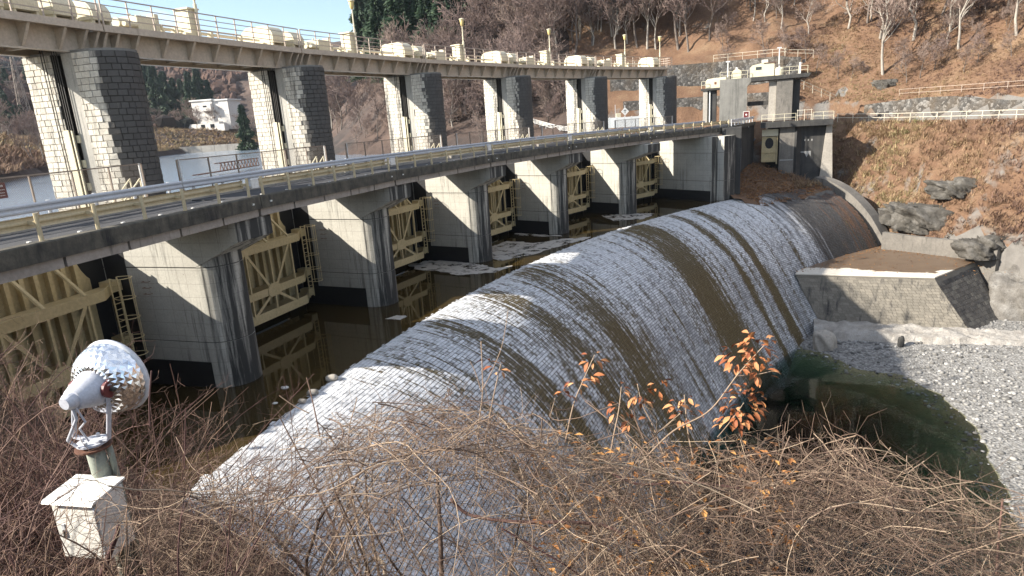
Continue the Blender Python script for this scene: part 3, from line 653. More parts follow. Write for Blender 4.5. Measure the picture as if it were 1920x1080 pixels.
# ================================================================ numpy value noise
def vnoise(x, y, scale, seed=0, octaves=4, gain=.5):
    x = np.asarray(x, float)*scale; y = np.asarray(y, float)*scale; out = np.zeros(np.broadcast(x, y).shape); amp = 1; tot = 0
    for o in range(octaves):
        xi = np.floor(x).astype(np.int64); yi = np.floor(y).astype(np.int64); fx = x-xi; fy = y-yi
        fx = fx*fx*(3-2*fx); fy = fy*fy*(3-2*fy)
        def h(a, b):
            n = (a*374761393 + b*668265263 + (seed+o)*1442695041) & 0x7fffffff
            n = ((n ^ (n >> 13))*1274126177) & 0x7fffffff
            return ((n ^ (n >> 16)) & 0xffff)/65535.0
        out = out + amp*((h(xi, yi)*(1-fx)+h(xi+1, yi)*fx)*(1-fy) + (h(xi, yi+1)*(1-fx)+h(xi+1, yi+1)*fx)*fy)
        tot += amp; amp *= gain; x = x*2.03+17.1; y = y*2.03+9.7
    return out/tot
def uvmesh(o, uvw, stain=None):
    at = o.data.attributes.new('uvw', 'FLOAT_VECTOR', 'POINT'); at.data.foreach_set('vector', np.asarray(uvw, np.float32).ravel())
    if stain is not None:
        a2 = o.data.attributes.new('stain', 'FLOAT', 'POINT'); a2.data.foreach_set('value', np.asarray(stain, np.float32))

# ================================================================ weir
PS = np.array([-1.2, -.3, 0, 1, 2, 3, 4, 5, 6, 7, 8, 9, 10, 11, 12, 13, 14, 15, 16.0])
PD = np.array([.25, .04, .0, .1, .3, .6, 1.05, 1.6, 2.35, 3.2, 4.3, 5.7, 7.2, 8.8, 10.5, 12.2, 13.9, 15.6, 17.3])
_s = np.linspace(-1.2, 16, 800); _d = np.interp(_s, PS, PD); _d = np.convolve(np.pad(_d, 25, 'edge'), np.ones(51)/51, 'valid')
_l = np.r_[0, np.cumsum(np.hypot(np.diff(_s), np.diff(_d)))]
def wprof(l):      # arc length -> radius, z, normal (dr, dz)
    s_ = np.interp(l, _l, _s); d_ = np.interp(l, _l, _d); s2 = np.interp(l+.02, _l, _s); d2 = np.interp(l+.02, _l, _d)
    tr, tz = -(s2-s_), -(d2-d_); n = np.hypot(tr, tz)+1e-9; tr, tz = tr/n, tz/n
    return 101.2-s_, ZW-d_+.03, tz, -tr        # normal = rotate tangent: outward-up
LW = _l[-1]; I0, I1 = -1.15, 6.42; UM = -DTH*95.0
bands = [(.05, .05, .4), (.28, .07, .6), (.50, .03, .4), (.72, .10, .75), (.95, .05, .4), (1.27, .09, .9), (1.47, .05, .5), (1.80, .15, .9), (2.12, .05, .5), (2.36, .03, .35), (3.02, .05, .45), (3.34, .17, 1.15),
         (3.62, .03, .4), (4.0, .045, 1.0), (4.33, .05, 1.1), (4.66, .025, .4), (4.86, .02, .4), (2.5, .03, .5), (2.66, .02, .45), (2.86, .03, .5), (3.14, .03, .6), (3.52, .05, .7), (3.76, .02, .5), (4.16, .02, .5), (4.5, .02, .5), (1.06, .03, .6), (.85, .03, .6), (.4, .03, .5), (.15, .03, .5), (1.6, .04, .6), (2.0, .03, .6), (5.05, .03, .5)]
def stain_at(idx, l):
    s = np.zeros_like(idx)
    for c, w, a in bands:
        wob = (vnoise(l*.25, idx*0+c*31, 1, 5)-.5)*.05; ed = 1+ .9*(vnoise(l*.35, idx*30, 1, 9)-.5)
        s = np.maximum(s, a*np.clip(1.25-.55*abs(idx+wob-c)/(w*ed), 0, 1))
    top = np.clip((l-.9)/1.2, .15, 1)
    s = s*top*(.65+.7*vnoise(idx*60, l*.22, 1, 21))
    s = s + .22*np.clip((vnoise(idx*28, l*.10, 1, 33)-.45)*4, 0, 1)*np.clip((l-2.5)/6, 0, 1) + .10*np.clip((l-5)/9, 0, 1)
    return s
def weir():
    t = thing('weir', 'curved stone-block weir with brown algae streaks below the gates', 'weir', tuple(pol(2.5, 95, 0)), 0)
    off = np.array(pol(2.5, 95, 0))
    # mortar bed
    ni, nl = 320, 90; ii, ll = np.meshgrid(np.linspace(I0, I1, ni), np.linspace(0, LW, nl), indexing='ij')
    r, z, nr, nz_ = wprof(ll); r = r-nr*.03; z = z-nz_*.03; th = TH0+DTH*ii
    V = np.stack([CX+r*np.cos(th), CY+r*np.sin(th), z], -1).reshape(-1, 3)-off
    a = (np.arange(ni-1)[:, None]*nl+np.arange(nl-1)[None]).ravel(); F = np.stack([a, a+1, a+nl+1, a+nl], 1)
    m = MB(); m.add(V, F); m.build('mortar_bed', M['weir_mortar'], t, smooth=True)
    st = []; R = np.random.default_rng(5); ch = .205; j = .027; jh = .012
    for c in range(int(LW/ch)):
        l0, l1 = c*ch+j/2, (c+1)*ch-j/2; rr = wprof((l0+l1)/2)[0]; per = -DTH*rr
        W_ = .25; n = int((I1-I0)*per/W_); w = R.uniform(.78, 1.22, n); e = np.r_[0, np.cumsum(w)]; e = I0+(e/e[-1])*(I1-I0)+R.uniform(0, W_/per); e = e[:-1]
        hj = jh/2/per; st.append(np.stack([e[:-1]+hj, e[1:]-hj, np.full(len(e)-1, l0), np.full(len(e)-1, l1)], 1))
    st = np.concatenate(st); N = len(st)
    I_ = np.stack([st[:, 0], st[:, 1], st[:, 1], st[:, 0]], 1); L_ = np.stack([st[:, 2], st[:, 2], st[:, 3], st[:, 3]], 1)
    def surf(I, L, h):
        r, z, nr, nz_ = wprof(L); r = r+nr*h; z = z+nz_*h; th = TH0+DTH*I
        return np.stack([CX+r*np.cos(th), CY+r*np.sin(th), z], -1)
    hi = R.uniform(-.002, .014, (N, 1)) + R.uniform(-.004, .004, (N, 4))
    cI = I_.mean(1, keepdims=True); cL = L_.mean(1, keepdims=True)
    A = surf(I_, L_, np.full((N, 4), -.035)); B = surf(cI+(I_-cI)*.94, cL+(L_-cL)*.93, hi)
    V = np.concatenate([A, B], 1)                                   # N,8,3
    UV = np.concatenate([np.stack([I_*UM, L_, I_*0], -1)]*2, 1); ST = np.concatenate([stain_at(I_, L_)]*2, 1); TI = np.repeat(R.uniform(0, 1, (N, 1)), 8, 1)
    px, dep = to_px(B.mean(1)); e1, _ = to_px(B[:, 0]); e2, _ = to_px(B[:, 1]); e3, _ = to_px(B[:, 3])
    area = abs((e2-e1)[:, 0]*(e3-e1)[:, 1]-(e2-e1)[:, 1]*(e3-e1)[:, 0])
    ok = (px[:, 0] > 560) & (px[:, 0] < 1500) & (px[:, 1] > 380) & (px[:, 1] < 760 + .0*px[:, 0]) & (dep > 0)
    order = np.argsort(-(area*ok)); one, rest = order[:300], order[300:]
    Fq = SF[:, ::-1]
    for k in one:
        c = V[k].mean(0); m = MB(); m.add(V[k]-c, Fq); m.t[0] = np.full(8, .5)
        o = m.build('stone', M['weir_stone'], t); o.location = c-off
        at = o.data.attributes.new('tint', 'FLOAT', 'POINT'); at.data.foreach_set('value', TI[k].astype(np.float32)); uvmesh(o, UV[k], ST[k])
    m = MB(); n = len(rest); m.add(V[rest].reshape(-1, 3)-off, (np.arange(n)[:, None, None]*8+Fq[None]).reshape(-1, 4), TI[rest].ravel())
    o = m.build('stone_facing', M['weir_stone'], t, kind='stuff'); uvmesh(o, UV[rest].reshape(-1, 3), ST[rest].ravel())
k = NT('weir_stone'); t_ = k.attr('tint'); u1 = k.uv((1, 1, 1)); st_ = k.attr('stain')
c = k.ramp(t_, [(0., (.50, .51, .53)), (.2, (.66, .67, .69)), (1., (.80, .81, .83))])
c = k.mix(.5, c, k.ramp(k.noise(u1, 6, 5, .65), [(.3, .45), (.7, 1.)]), 'MULTIPLY')
sepu = k.n('ShaderNodeSeparateXYZ'); k.l(u1, sepu.inputs[0])
fine = k.noise(k.uv((5.2, .10, 1)), 1.3, 10, .78); wet = k.noise(k.uv((1.3, .12, 1)), 1.1, 6, .65)
low = k.math('MULTIPLY', k.math('MINIMUM', k.math('MAXIMUM', k.math('SUBTRACT', sepu.outputs['Y'], 6.0), 0), 8.0), .035)
c = k.mix(k.ramp(k.math('ADD', k.math('ADD', wet, low), k.math('MULTIPLY', k.math('SUBTRACT', t_, .5), -.18)), [(.55, 0.), (.85, .8)]), c, (.16, .165, .175))
dark = k.math('SUBTRACT', k.math('DIVIDE', sepu.outputs['X'], UM), 5.0)          # black algae by the far bank
c = k.mix(k.ramp(k.math('ADD', dark, k.math('MULTIPLY', k.math('SUBTRACT', wet, .5), 1.6)), [(.12, 0.), (.55, .95)]), c, (.035, .034, .034))
c = k.mix(k.ramp(k.math('ADD', k.math('MULTIPLY', dark, .25), k.noise(k.uv((2.6, .1, 1)), 1.7, 4, .6)), [(.78, 0.), (.9, .7)]), c, (.16, .07, .03))
sm = k.ramp(k.math('ADD', k.math('MULTIPLY', st_, .72), k.math('ADD', k.math('MULTIPLY', k.math('SUBTRACT', fine, .5), 3.4), k.math('MULTIPLY', k.math('SUBTRACT', t_, .5), -.24))), [(.40, 0.), (.52, 1.)])
br = k.mix(k.noise(k.uv((3, .6, 1)), 1.5, 4, .6), (.055, .032, .011), (.12, .095, .035))
thin = k.math('MULTIPLY', k.ramp(k.noise(k.uv((7.5, .07, 1)), 1.2, 8, .7), [(.56, 0.), (.64, .85)]), k.math('MINIMUM', k.math('MAXIMUM', k.math('MULTIPLY', k.math('SUBTRACT', sepu.outputs['Y'], 1.5), .22), 0), 1))
c = k.mix(thin, c, (.075, .058, .036))
c = k.mix(sm, c, br)
k.bump(k.noise(u1, 16, 5, .7), .35, .03); M['weir_stone'] = k.fin(c, k.ramp(k.noise(u1, 3, 3), [(.3, .3), (.7, .6)]), 0, .5)
M['weir_mortar'] = blotch('weir_mortar', (.05, .043, .03), (.03, .028, .024), 2, .8, .3, 20)
weir()

# ================================================================ waters
def water(name, deep, rough, bscale, bump, dist=.02, stretch=(1, 1, 1), spec=.5):
    k = NT(name); v = k.world(stretch); c = k.mix(k.noise(v, .12, 4), deep[0], deep[1])
    k.bump(k.noise(v, bscale, 4, .6), bump, dist); return k.fin(c, rough, 0, spec)
M['res_water'] = water('reservoir_water', ((.20, .26, .33), (.25, .31, .38)), .12, 1.6, .55, .12, (1, 1, 1), .8)
M['basin_water'] = water('silty_basin_water', ((.030, .020, .007), (.055, .038, .014)), .04, 1.3, .09, .02)
m = MB(); ii = np.linspace(-1.6, 5.12, 60)
P = np.array([[pol(a, 101.15), pol(a, 112.6)] for a in ii]); P[..., 2] = ZW
m.add(P.reshape(-1, 3), np.array([[2*q, 2*q+2, 2*q+3, 2*q+1] for q in range(59)])); o = m.build('basin_water', M['basin_water']); struct(o)
m = MB(); m.add([pol(a, 101.3, ZW-.9) for a in ii] + [pol(a, 113, ZW-.9) for a in ii], [[q, q+1, 61+q, 60+q] for q in range(59)]); o = m.build('basin_floor', M['conc_old']); struct(o)
# sill wall under the gates, hidden behind them: closes the lake off
for kq in range(6):
    a, b = pol(kq-1+.07, 111.6), pol(kq-.11, 111.6)
    m = MB(); m.prism([(a[0], a[1]), (b[0], b[1]), (b[0]+.0+(pol(kq-.11, 112.4)-b)[0], b[1]+(pol(kq-.11, 112.4)-b)[1]), tuple(pol(kq-1+.07, 112.4)[:2])], 2, ZW-2, ZC-10.35)
    o = m.build('gate_sill', M['conc_dark']); struct(o)
# foam rafts on the basin
k = NT('grey_foam'); v = k.world(); c = k.mix(k.noise(v, 3, 6, .6), (.36, .33, .29), (.52, .49, .45)); k.bump(k.noise(v, 25, 4), .4, .01); M['foam'] = k.fin(c, .7, 0, .3); k.l(k.ramp(k.noise(v, 1.1, 8, .7), [(.40, 0.), (.50, 1.)]), k.b.inputs['Alpha'])
FO = {'largest grey foam raft beside the third pier nose': [(765, 497), (800, 489), (850, 488), (890, 494), (930, 503), (962, 498), (930, 511), (860, 516), (820, 508), (785, 506)],
      'long grey foam raft along the crest between third and fourth piers': [(908, 470), (950, 452), (1000, 456), (1040, 450), (1078, 446), (1108, 444), (1090, 452), (1050, 462), (1000, 477), (940, 489), (905, 483)],
      'foam raft at the foot of the fifth pier': [(1128, 404), (1180, 399), (1228, 401), (1205, 411), (1150, 414)],
      'small pale foam raft floating alone below the second gate': [(722, 598), (745, 591), (766, 592), (750, 600)],
      'thin foam line around the fourth pier nose': [(965, 437), (1010, 440), (1052, 441), (1054, 443), (1008, 443), (968, 440)]}
for n_, (lb, pts) in enumerate(FO.items()):
    P = np.array([at_z(x, y, ZW) for x, y in pts]); R = np.random.default_rng(n_); out = []
    for a, b in zip(P, np.roll(P, -1, 0)):
        nseg = max(4, int(np.linalg.norm(b-a)/.18)); d = (b-a)[:2]; nn = np.array([-d[1], d[0]])/(np.linalg.norm(d)+1e-6)
        for q in range(nseg):
            u = q/nseg; p_ = a[:2]+d*u; out.append(p_+nn*(vnoise(p_[0], p_[1], 1.6, 3, 4)-.5)*min(.8, np.linalg.norm(d)*.5)*math.sin(math.pi*u)**.5)
    c = np.mean(out, 0); m = MB(); m.prism([tuple(p_-c) for p_ in out], 2, 0, .012); o = m.build('foam_raft', M['foam']); o.location = (c[0], c[1], ZW+.002)
    tag(o, lb, 'foam', 'foam rafts on the basin')
# small stones along the near crest
M['bed_stone'] = blotch('river_stone', (.42, .39, .35), (.25, .23, .20), 3, .85, .5, 10)
def boulder(name, c, s, mat, label=None, cat=None, group=None, seed=0, sub=3, rough=.28, flat=1.0, fine=0.):
    import bmesh
    bm = bmesh.new(); bmesh.ops.create_icosphere(bm, subdivisions=sub, radius=1); V = np.array([v.co[:] for v in bm.verts])
    d = 1+rough*(vnoise(V[:, 0]*1.3+seed*7.1+V[:, 2], V[:, 1]*1.3-V[:, 2]*.8+seed*3.3, 1.3, seed, 4)-.5)*2
    if fine: d = d+fine*(np.abs(vnoise(V[:, 0]*4+V[:, 2]*2.1+seed, V[:, 1]*4-V[:, 2]*3.3, 1.2, seed+5, 4)-.5)*2-.25)
    Vn = np.sign(V)*abs(V)**.85*d[:, None]*np.asarray(s)
    Vn[:, 2] = np.clip(Vn[:, 2], -s[2]*.6, s[2]*flat)
    for v, q in zip(bm.verts, Vn): v.co = q
    me = bpy.data.meshes.new(name); bm.to_mesh(me); bm.free(); o = link(name, me, mat); o.location = c
    for p_ in me.polygons: p_.use_smooth = True
    return tag(o, label, cat, group)
for px, py, s_, lb in ((622, 709, .28, 'pale rounded stone lying on the weir crest, largest of the three'), (586, 736, .25, 'brown rounded stone on the weir crest between two pale ones'), (567, 752, .17, 'small pale stone at the near end of the weir crest')):
    p_ = at_z(px, py, ZW+.1); boulder('crest_stone', tuple(p_), (s_, s_*.75, s_*.6), M['bed_stone'] if 'brown' in lb else M['conc_pale'], lb, 'stone', 'stones on the weir crest', seed=int(px))
for px, py, s_, lb in ((534, 727, .13, 'white flat stone just breaking the basin water'), (516, 756, .09, 'tiny white stone in the basin water by the thicket')):
    p_ = at_z(px, py, ZW); boulder('water_stone', (p_[0], p_[1], ZW+.0), (s_*1.4, s_, s_*.5), M['white'], lb, 'stone', 'stones in the basin water', seed=int(px), sub=2)
# ================================================================ terrain
BANK = np.array([(84, -10, 20.4), (80, 10, 20.4), (75, 30, 20.4), (66, 55, 20.4), (59, 74, 20.4), (54.5, 92, 20.4), (48, 98, 20.8), (42, 99.5, 21.4), (34, 104, 21.4), (22, 107, 21.5), (8, 109, 21.8),
                 (-12, 121, 20.6), (-33, 141, 20.2), (-58, 200, 20.4), (-84, 300, 21), (-100, 400, 22), (-150, 700, 24)], float)
def _rd(px, py, y): q = at_y(px, py, y); return (q[0], q[1], q[2]-.9)
ROADP = np.array([_rd(*a) for a in ((780, 213, 172), (823, 213, 158), (905, 214, 140), (985, 219, 124), (1012, 227, 116), (1042, 235, 110), (1064, 238, 107))] + [(16, 105.5, 21.8), (24, 104.5, 21.5)])
LEFT = np.array([(-21, 16, 20.5), (-24, 24, 20.5), (-45, 50, 20.5), (-74, 88, 20.5), (-92, 128, 20.5), (-116, 190, 20.8), (-129, 268, 21), (-112, 290, 21), (-100, 330, 21), (-130, 420, 22), (-200, 700, 22)], float)
def sdist(x, y, PL):
    """signed distance (positive on the right-hand side of travel) and interpolated third column"""
    x = x.ravel(); y = y.ravel(); best = np.full(x.shape, 1e9); sg = np.ones(x.shape); zz = np.zeros(x.shape); pb = np.zeros(x.shape)
    for a, b in zip(PL[:-1], PL[1:]):
        d = b[:2]-a[:2]; L2 = d@d; t = np.clip(((x-a[0])*d[0]+(y-a[1])*d[1])/L2, 0, 1); qx, qy = a[0]+t*d[0], a[1]+t*d[1]
        ds = np.hypot(x-qx, y-qy); cr_ = ((x-a[0])*d[1]-(y-a[1])*d[0])/math.sqrt(L2); s = np.sign(cr_); u = (ds < best-1e-7) | ((abs(ds-best) <= 1e-7) & (abs(cr_) > pb)); pb = np.where(u, abs(cr_), pb)
        best = np.where(u, ds, best); sg = np.where(u, s, sg); zz = np.where(u, a[2]+t*(b[2]-a[2]), zz)
    return best*sg, zz
def hill_z(x, y):
    sh = x.shape; w, zp = sdist(x, y, BANK); w = w.reshape(sh); zp = zp.reshape(sh)
    r, ix = ridx(x, y)
    n1 = vnoise(x, y, .045, 2, 4)-.5; n2 = vnoise(x, y, .22, 8, 4)-.5; n3 = vnoise(x, y, .9, 12, 3)-.5
    slp = .68+.42*np.clip((y-125)/40, 0, 1)
    up = zp + np.where(w < 2.6, 0, np.where(y > 118, .8, 2.3)+slp*(w-2.6)) + np.clip(w-3, 0, 14)/14*(n1*9+n2*2.2+n3*.5)
    cap = 100 - 26*np.clip((y-150)/200, 0, 1) + 18*n1
    up = np.where(up > cap, cap+(up-cap)*.12, up)
    f = -w; steep = np.where(y < 96, 1.38, .62)
    dn = zp - np.clip(f-.9, 0, 1e9)*steep + np.clip(f-1, 0, 4)/4*(n2*3.6+n3*1.5+n1*3)
    z = np.where(w > 0, up, dn)
    # leaf-strewn shoulder above the far end of the weir
    sho = ZW - .75 + np.clip(r-97.2, -20, 30)*.27 + n2*.9 + n3*.3
    m_ = (ix > 5.02) & (ix < 6.44) & (r < 113) & (w < 0)
    z = np.where(m_ & (r > 97.2), np.minimum(sho, zp-.4), z)
    z = np.where((ix > 5.0) & (ix < 6.43) & (r <= 97.2) & (w < 0), np.minimum(z, np.interp(101.2-r, PS, ZW-PD)-.5), z)
    z = np.where((ix <= 5.02) & (y < 112) & (w < -.5), np.minimum(z, 8), z)
    dr, zr_ = sdist(x, y, ROADP); dr = abs(dr.reshape(sh)); zr_ = zr_.reshape(sh); u = np.clip((dr-2.6)/3.0, 0, 1); u = u*u*(3-2*u)
    return np.where((dr < 6) & (y > 100), zr_*(1-u)+z*u, z)
def grid(name, x0, x1, y0, y1, st, fn, mat, keep=None, smooth=True):
    xs = np.arange(x0, x1+st/2, st); ys = np.arange(y0, y1+st/2, st); X, Y = np.meshgrid(xs, ys, indexing='ij'); Z = fn(X, Y)
    V = np.stack([X, Y, Z], -1).reshape(-1, 3); ny = len(ys); a = (np.arange(len(xs)-1)[:, None]*ny+np.arange(ny-1)[None]).ravel()
    F = np.stack([a, a+ny, a+ny+1, a+1], 1)
    if keep is not None:
        kq = keep(X, Y).ravel(); F = F[kq[F].all(1)]
    used = np.unique(F); remap = np.zeros(len(V), int); remap[used] = np.arange(len(used))
    m = MB(); m.add(V[used], remap[F]); o = m.build(name, mat, smooth=smooth); return struct(o)
def ground(name, a, b, c3, scale, rock=None, rlo=.56, rhi=.64, bump=.7, bs=2.5, slope_rock=None):
    k = NT(name); v = k.world(); n_ = k.noise(v, scale, 8, .65)
    c = k.ramp(n_, [(.3, a), (.5, b), (.7, c3)])
    c = k.mix(.6, c, k.ramp(k.noise(v, scale*22, 5, .7), [(.28, .25), (.7, 1.)]), 'MULTIPLY')
    h = k.math('ADD', k.noise(v, bs, 6, .7), k.math('MULTIPLY', k.noise(v, bs*6, 4, .7), .5))
    if rock is not None:
        g = k.n('ShaderNodeNewGeometry'); sp = k.n('ShaderNodeSeparateXYZ'); k.l(g.outputs['True Normal'], sp.inputs[0])
        rk = k.math('ADD', k.noise(v, .16, 5, .6), k.math('MULTIPLY', k.math('SUBTRACT', .72, sp.outputs['Z']), .55))
        rk = k.ramp(rk, [(rlo, 0.), (rhi, 1.)])
        rc = k.mix(k.noise(v, 1.3, 8, .7), rock[0], rock[1]); c = k.mix(rk, c, rc)
    k.bump(h, bump, .25); return k.fin(c, .95, 0, .2)
M['hill'] = ground('leaf_litter_hillside', (.135, .080, .052), (.21, .125, .078), (.275, .185, .115), .22, ((.11, .10, .09), (.26, .245, .225)), .66, .76)
M['far_hill'] = ground('winter_woods_hill', (.045, .045, .045), (.10, .072, .06), (.15, .105, .082), .03, None, bump=1., bs=.15)
M['soil'] = ground('near_bank_soil', (.075, .05, .03), (.13, .09, .055), (.17, .12, .07), .9)
grid('right_bank_hillside', 14, 150, 12, 165, 1.0, hill_z, M['hill'], keep=lambda X, Y: (hill_z(X, Y) > -7))
water_poly_l = LEFT
def far_z(x, y):
    sh = x.shape; wl, zl = sdist(x, y, LEFT); wr, zr = sdist(x, y, BANK); wl = wl.reshape(sh); wr = wr.reshape(sh)
    zl = zl.reshape(sh); ul = -wl; n1 = vnoise(x, y, .012, 4, 5)-.5; n2 = vnoise(x, y, .09, 6, 4)-.5
    left = np.where(ul > 0, zl + np.clip(ul-2, 0, 26)*.24 + np.clip(ul-28, 0, 1e9)*.05 + np.clip(ul-75, 0, 1e9)*.33 + n1*np.clip(ul/60, 0, 1)*22 + n2*np.clip(ul/20, 0, 1)*3, 15)
    dd = np.hypot(x, y); left = left
    cap = 22+.128*np.clip(y, 250, 950)+24*n1; left = np.where((left > cap), cap+(left-cap)*.1, left)
    cap = cap-12; hz = hill_z(x, y); close = 16+np.clip(y-400, 0, 1e9)*.42+n1*30+n2*4; close = np.where(close > cap, cap+(close-cap)*.1, close)
    z = np.where(wr > 0, hz, np.where(ul > 0, left, np.where(abs(wr) < ul*-1, np.maximum(hz, 14), 14)))
    z = np.where((y > 400) & (wr <= 0), np.maximum(z, close), z)
    z = np.where((wr <= 0) & (wr > -16) & (y > 100), np.maximum(z, hz), z)
    fine = (x > 18) & (x < 146) & (y > 16) & (y < 161)
    return np.where(fine, z-6, z)
grid('valley_hills', -760, 300, 96, 1000, 6.0, far_z, M['far_hill'], keep=lambda X, Y: (X < 160) | (Y > 120))
grid('left_shore', -200, -22, 20, 110, 3.0, lambda x, y: np.where(-sdist(x, y, LEFT)[0].reshape(x.shape) > 0, far_z(x, y), 14.0), M['far_hill'])
m = MB(); res = [tuple(pol(a, 112.5)[:2]) for a in np.linspace(-1.6, 5.6, 30)]
m.prism(res + [(60, 110), (60, 400), (-330, 900), (-330, 20)], 2, ZRES-.5, ZRES); struct(m.build('reservoir_water', M['res_water']))

def near_z(x, y):
    sl = .28 + .79*np.clip((x+12)/9, 0, 1); d = np.clip(y*.94 + np.clip(x, -4, 12)*.30 - .9, 0, 1e9)
    z = 22.3 - sl*d - np.clip(y-13.5, 0, 1e9)*.95 + (vnoise(x, y, .6, 3)-.5)*.5
    z = np.where(d <= 0, 22.3 + np.clip(-y-3, 0, 3)*.2, z)
    r, ix = ridx(x, y)
    z = np.where((r < 103) & (ix > -.95) & (r > 84), np.minimum(z, np.interp(101.2-r, PS, ZW-PD)-.35), z)     # cut back at the weir
    return np.maximum(z, -4)
grid('near_bank', -40, 34, -10, 26, .6, near_z, M['soil'], keep=lambda X, Y: (ridx(X, Y)[0] < 112) & (near_z(X, Y) > -3.5))

# ================================================================ plunge pool, gravel bar
SH = np.array([(27.4, 62.5, 0), (28.5, 60.6, 0), (30.1, 58, 0), (30.8, 54.6, 0), (33.6, 51.9, 0), (34.6, 47.6, 0), (33.2, 42.5, 0), (31, 38.2, 0), (29.8, 35.4, 0), (27.5, 30.5, 0), (23, 21, 0), (15, 8, 0), (5, -8, 0)], float)
def bed_z(x, y):
    w, _ = sdist(x, y, SH); w = -w.reshape(x.shape) + (vnoise(x, y, .35, 4)-.5)*1.2       # + on the gravel side
    n = (vnoise(x, y, 1.2, 7)-.5)*.12
    return np.where(w > 0, .02+.10*np.minimum(w, 12)**.9+n, np.maximum(-3.8, .02+.36*w)+n)
k = NT('river_gravel'); v = k.world(); vc = k.voro(v, 5.5, 'F1', 'Color'); sx = k.n('ShaderNodeSeparateColor'); k.l(vc, sx.inputs[0])
zc_ = k.n('ShaderNodeSeparateXYZ'); k.l(k.world(), zc_.inputs[0])
c = k.ramp(sx.outputs[0], [(0., (.14, .135, .127)), (.5, (.235, .228, .215)), (1., (.35, .34, .325))]); c = k.mix(.4, c, k.ramp(k.noise(v, .5, 5), [(.3, .5), (.7, 1.)]), 'MULTIPLY')
alg = k.mix(k.noise(v, 2.0, 4), (.085, .085, .04), (.22, .20, .10)); c = k.mix(k.ramp(zc_.outputs['Z'], [(.0, 1.), (.03, 0.)]), c, alg)
k.bump(k.voro(v, 5.5), .9, .12); M['gravel'] = k.fin(c, .85, 0, .3)
grid('gravel_bar', -6, 84, 2, 86, .6, bed_z, M['gravel'])
k = NT('pool_water'); k.t.nodes.remove(k.b); tr = k.n('ShaderNodeBsdfTransparent'); gl = k.n('ShaderNodeBsdfGlossy'); gl.inputs['Roughness'].default_value = .03
fr = k.n('ShaderNodeFresnel'); fr.inputs['IOR'].default_value = 1.25; ms = k.n('ShaderNodeMixShader'); bq = k.n('ShaderNodeBump'); bq.inputs['Strength'].default_value = .12; bq.inputs['Distance'].default_value = .05
k.l(k.noise(k.world(), 1.4, 3), bq.inputs['Height']); k.l(bq.outputs[0], gl.inputs['Normal']); k.l(bq.outputs[0], fr.inputs['Normal'])
k.l(fr.outputs[0], ms.inputs[0]); k.l(tr.outputs[0], ms.inputs[1]); k.l(gl.outputs[0], ms.inputs[2]); k.l(ms.outputs[0], k.out.inputs['Surface'])
va = k.n('ShaderNodeVolumeAbsorption'); va.inputs['Color'].default_value = (.40, .66, .60, 1); va.inputs['Density'].default_value = 1.15; k.l(va.outputs[0], k.out.inputs['Volume']); M['pool'] = k.m
m = MB(); m.box(-6, 40, 4, 67, -4.5, 0); struct(m.build('pool_water', M['pool']))
# loose cobbles on the bar
import bmesh
bm = bmesh.new(); bmesh.ops.create_icosphere(bm, subdivisions=1, radius=1); IV = np.array([v.co[:] for v in bm.verts]); IF = np.array([[v.index for v in f.verts] for f in bm.faces]); bm.free()
def pebbles(name, n, x0, x1, y0, y1, smin, smax, zf, mat, lab, seed, keep=None):
    R = np.random.default_rng(seed); X = R.uniform(x0, x1, n); Y = R.uniform(y0, y1, n)
    if keep is not None: q = keep(X, Y); X, Y = X[q], Y[q]
    n = len(X); s = smin*(smax/smin)**(R.uniform(0, 1, n)**2.2); Z = zf(X, Y)
    sc = np.stack([s*R.uniform(.8, 1.3, n), s*R.uniform(.7, 1.1, n), s*R.uniform(.4, .75, n)], 1); a = R.uniform(0, 6.28, n)
    V = IV[None]*sc[:, None]*R.uniform(.85, 1.15, (n, len(IV), 1)); ca, sa = np.cos(a)[:, None], np.sin(a)[:, None]
    V = np.stack([V[..., 0]*ca-V[..., 1]*sa+X[:, None], V[..., 0]*sa+V[..., 1]*ca+Y[:, None], V[..., 2]+Z[:, None]+s[:, None]*.2], -1)
    m = MB(); m.add(V.reshape(-1, 3), (np.arange(n)[:, None, None]*len(IV)+IF[None]).reshape(-1, 3), np.repeat(R.uniform(0, 1, n), len(IV)))
    return tag(m.build(name, mat, smooth=True), lab, 'gravel', kind='stuff')
k = NT('cobble'); c = k.ramp(k.attr('tint'), [(0., (.10, .096, .09)), (.4, (.21, .203, .192)), (.85, (.33, .32, .305)), (1., (.48, .47, .45))]); v = k.world()
c = k.mix(.3, c, k.ramp(k.noise(v, 12, 4), [(.3, .5), (.7, 1.)]), 'MULTIPLY'); M['cobble'] = k.fin(c, .8, 0, .3)
pebbles('cobbles', 12000, 24, 62, 18, 63, .05, .24, bed_z, M['cobble'], 'grey cobbles scattered over the gravel bar beside the pool', 3, keep=lambda x, y: bed_z(x, y) > -.5)

# ================================================================ masonry block at the toe
zt, zb = ZC-18.1, .6
TB = np.array([(30.66, 66.67), (42.45, 61.77), (50.2, 66.9), (49.6, 74.6), (40, 80)]); BB = np.array([(32.75, 64.6), (44.98, 59.01), (50.5, 62.2), (50.5, 75), (40, 80)])
blk = thing('apron_block', 'big masonry block with flat wet top at the toe of the weir', 'block', (41, 69, zb))
o3 = np.array([41, 69, zb]); m = MB(); n = len(TB)
V = np.r_[np.c_[BB, np.full(n, zb-1.2)], np.c_[TB, np.full(n, zt)]]-o3; m.add(V, [[q, (q+1) % n, n+(q+1) % n, n+q] for q in range(n)]); m.f.append([list(range(n, 2*n))])
M['block_core'] = blotch('block_mortar', (.20, .18, .15), (.15, .135, .11), 1, .9, .3, 20)
m.build('core', M['block_core'], blk)
M['block_stone'] = stonemat('block_stone', (.19, .172, .142), (.225, .203, .168), (.265, .238, .195))
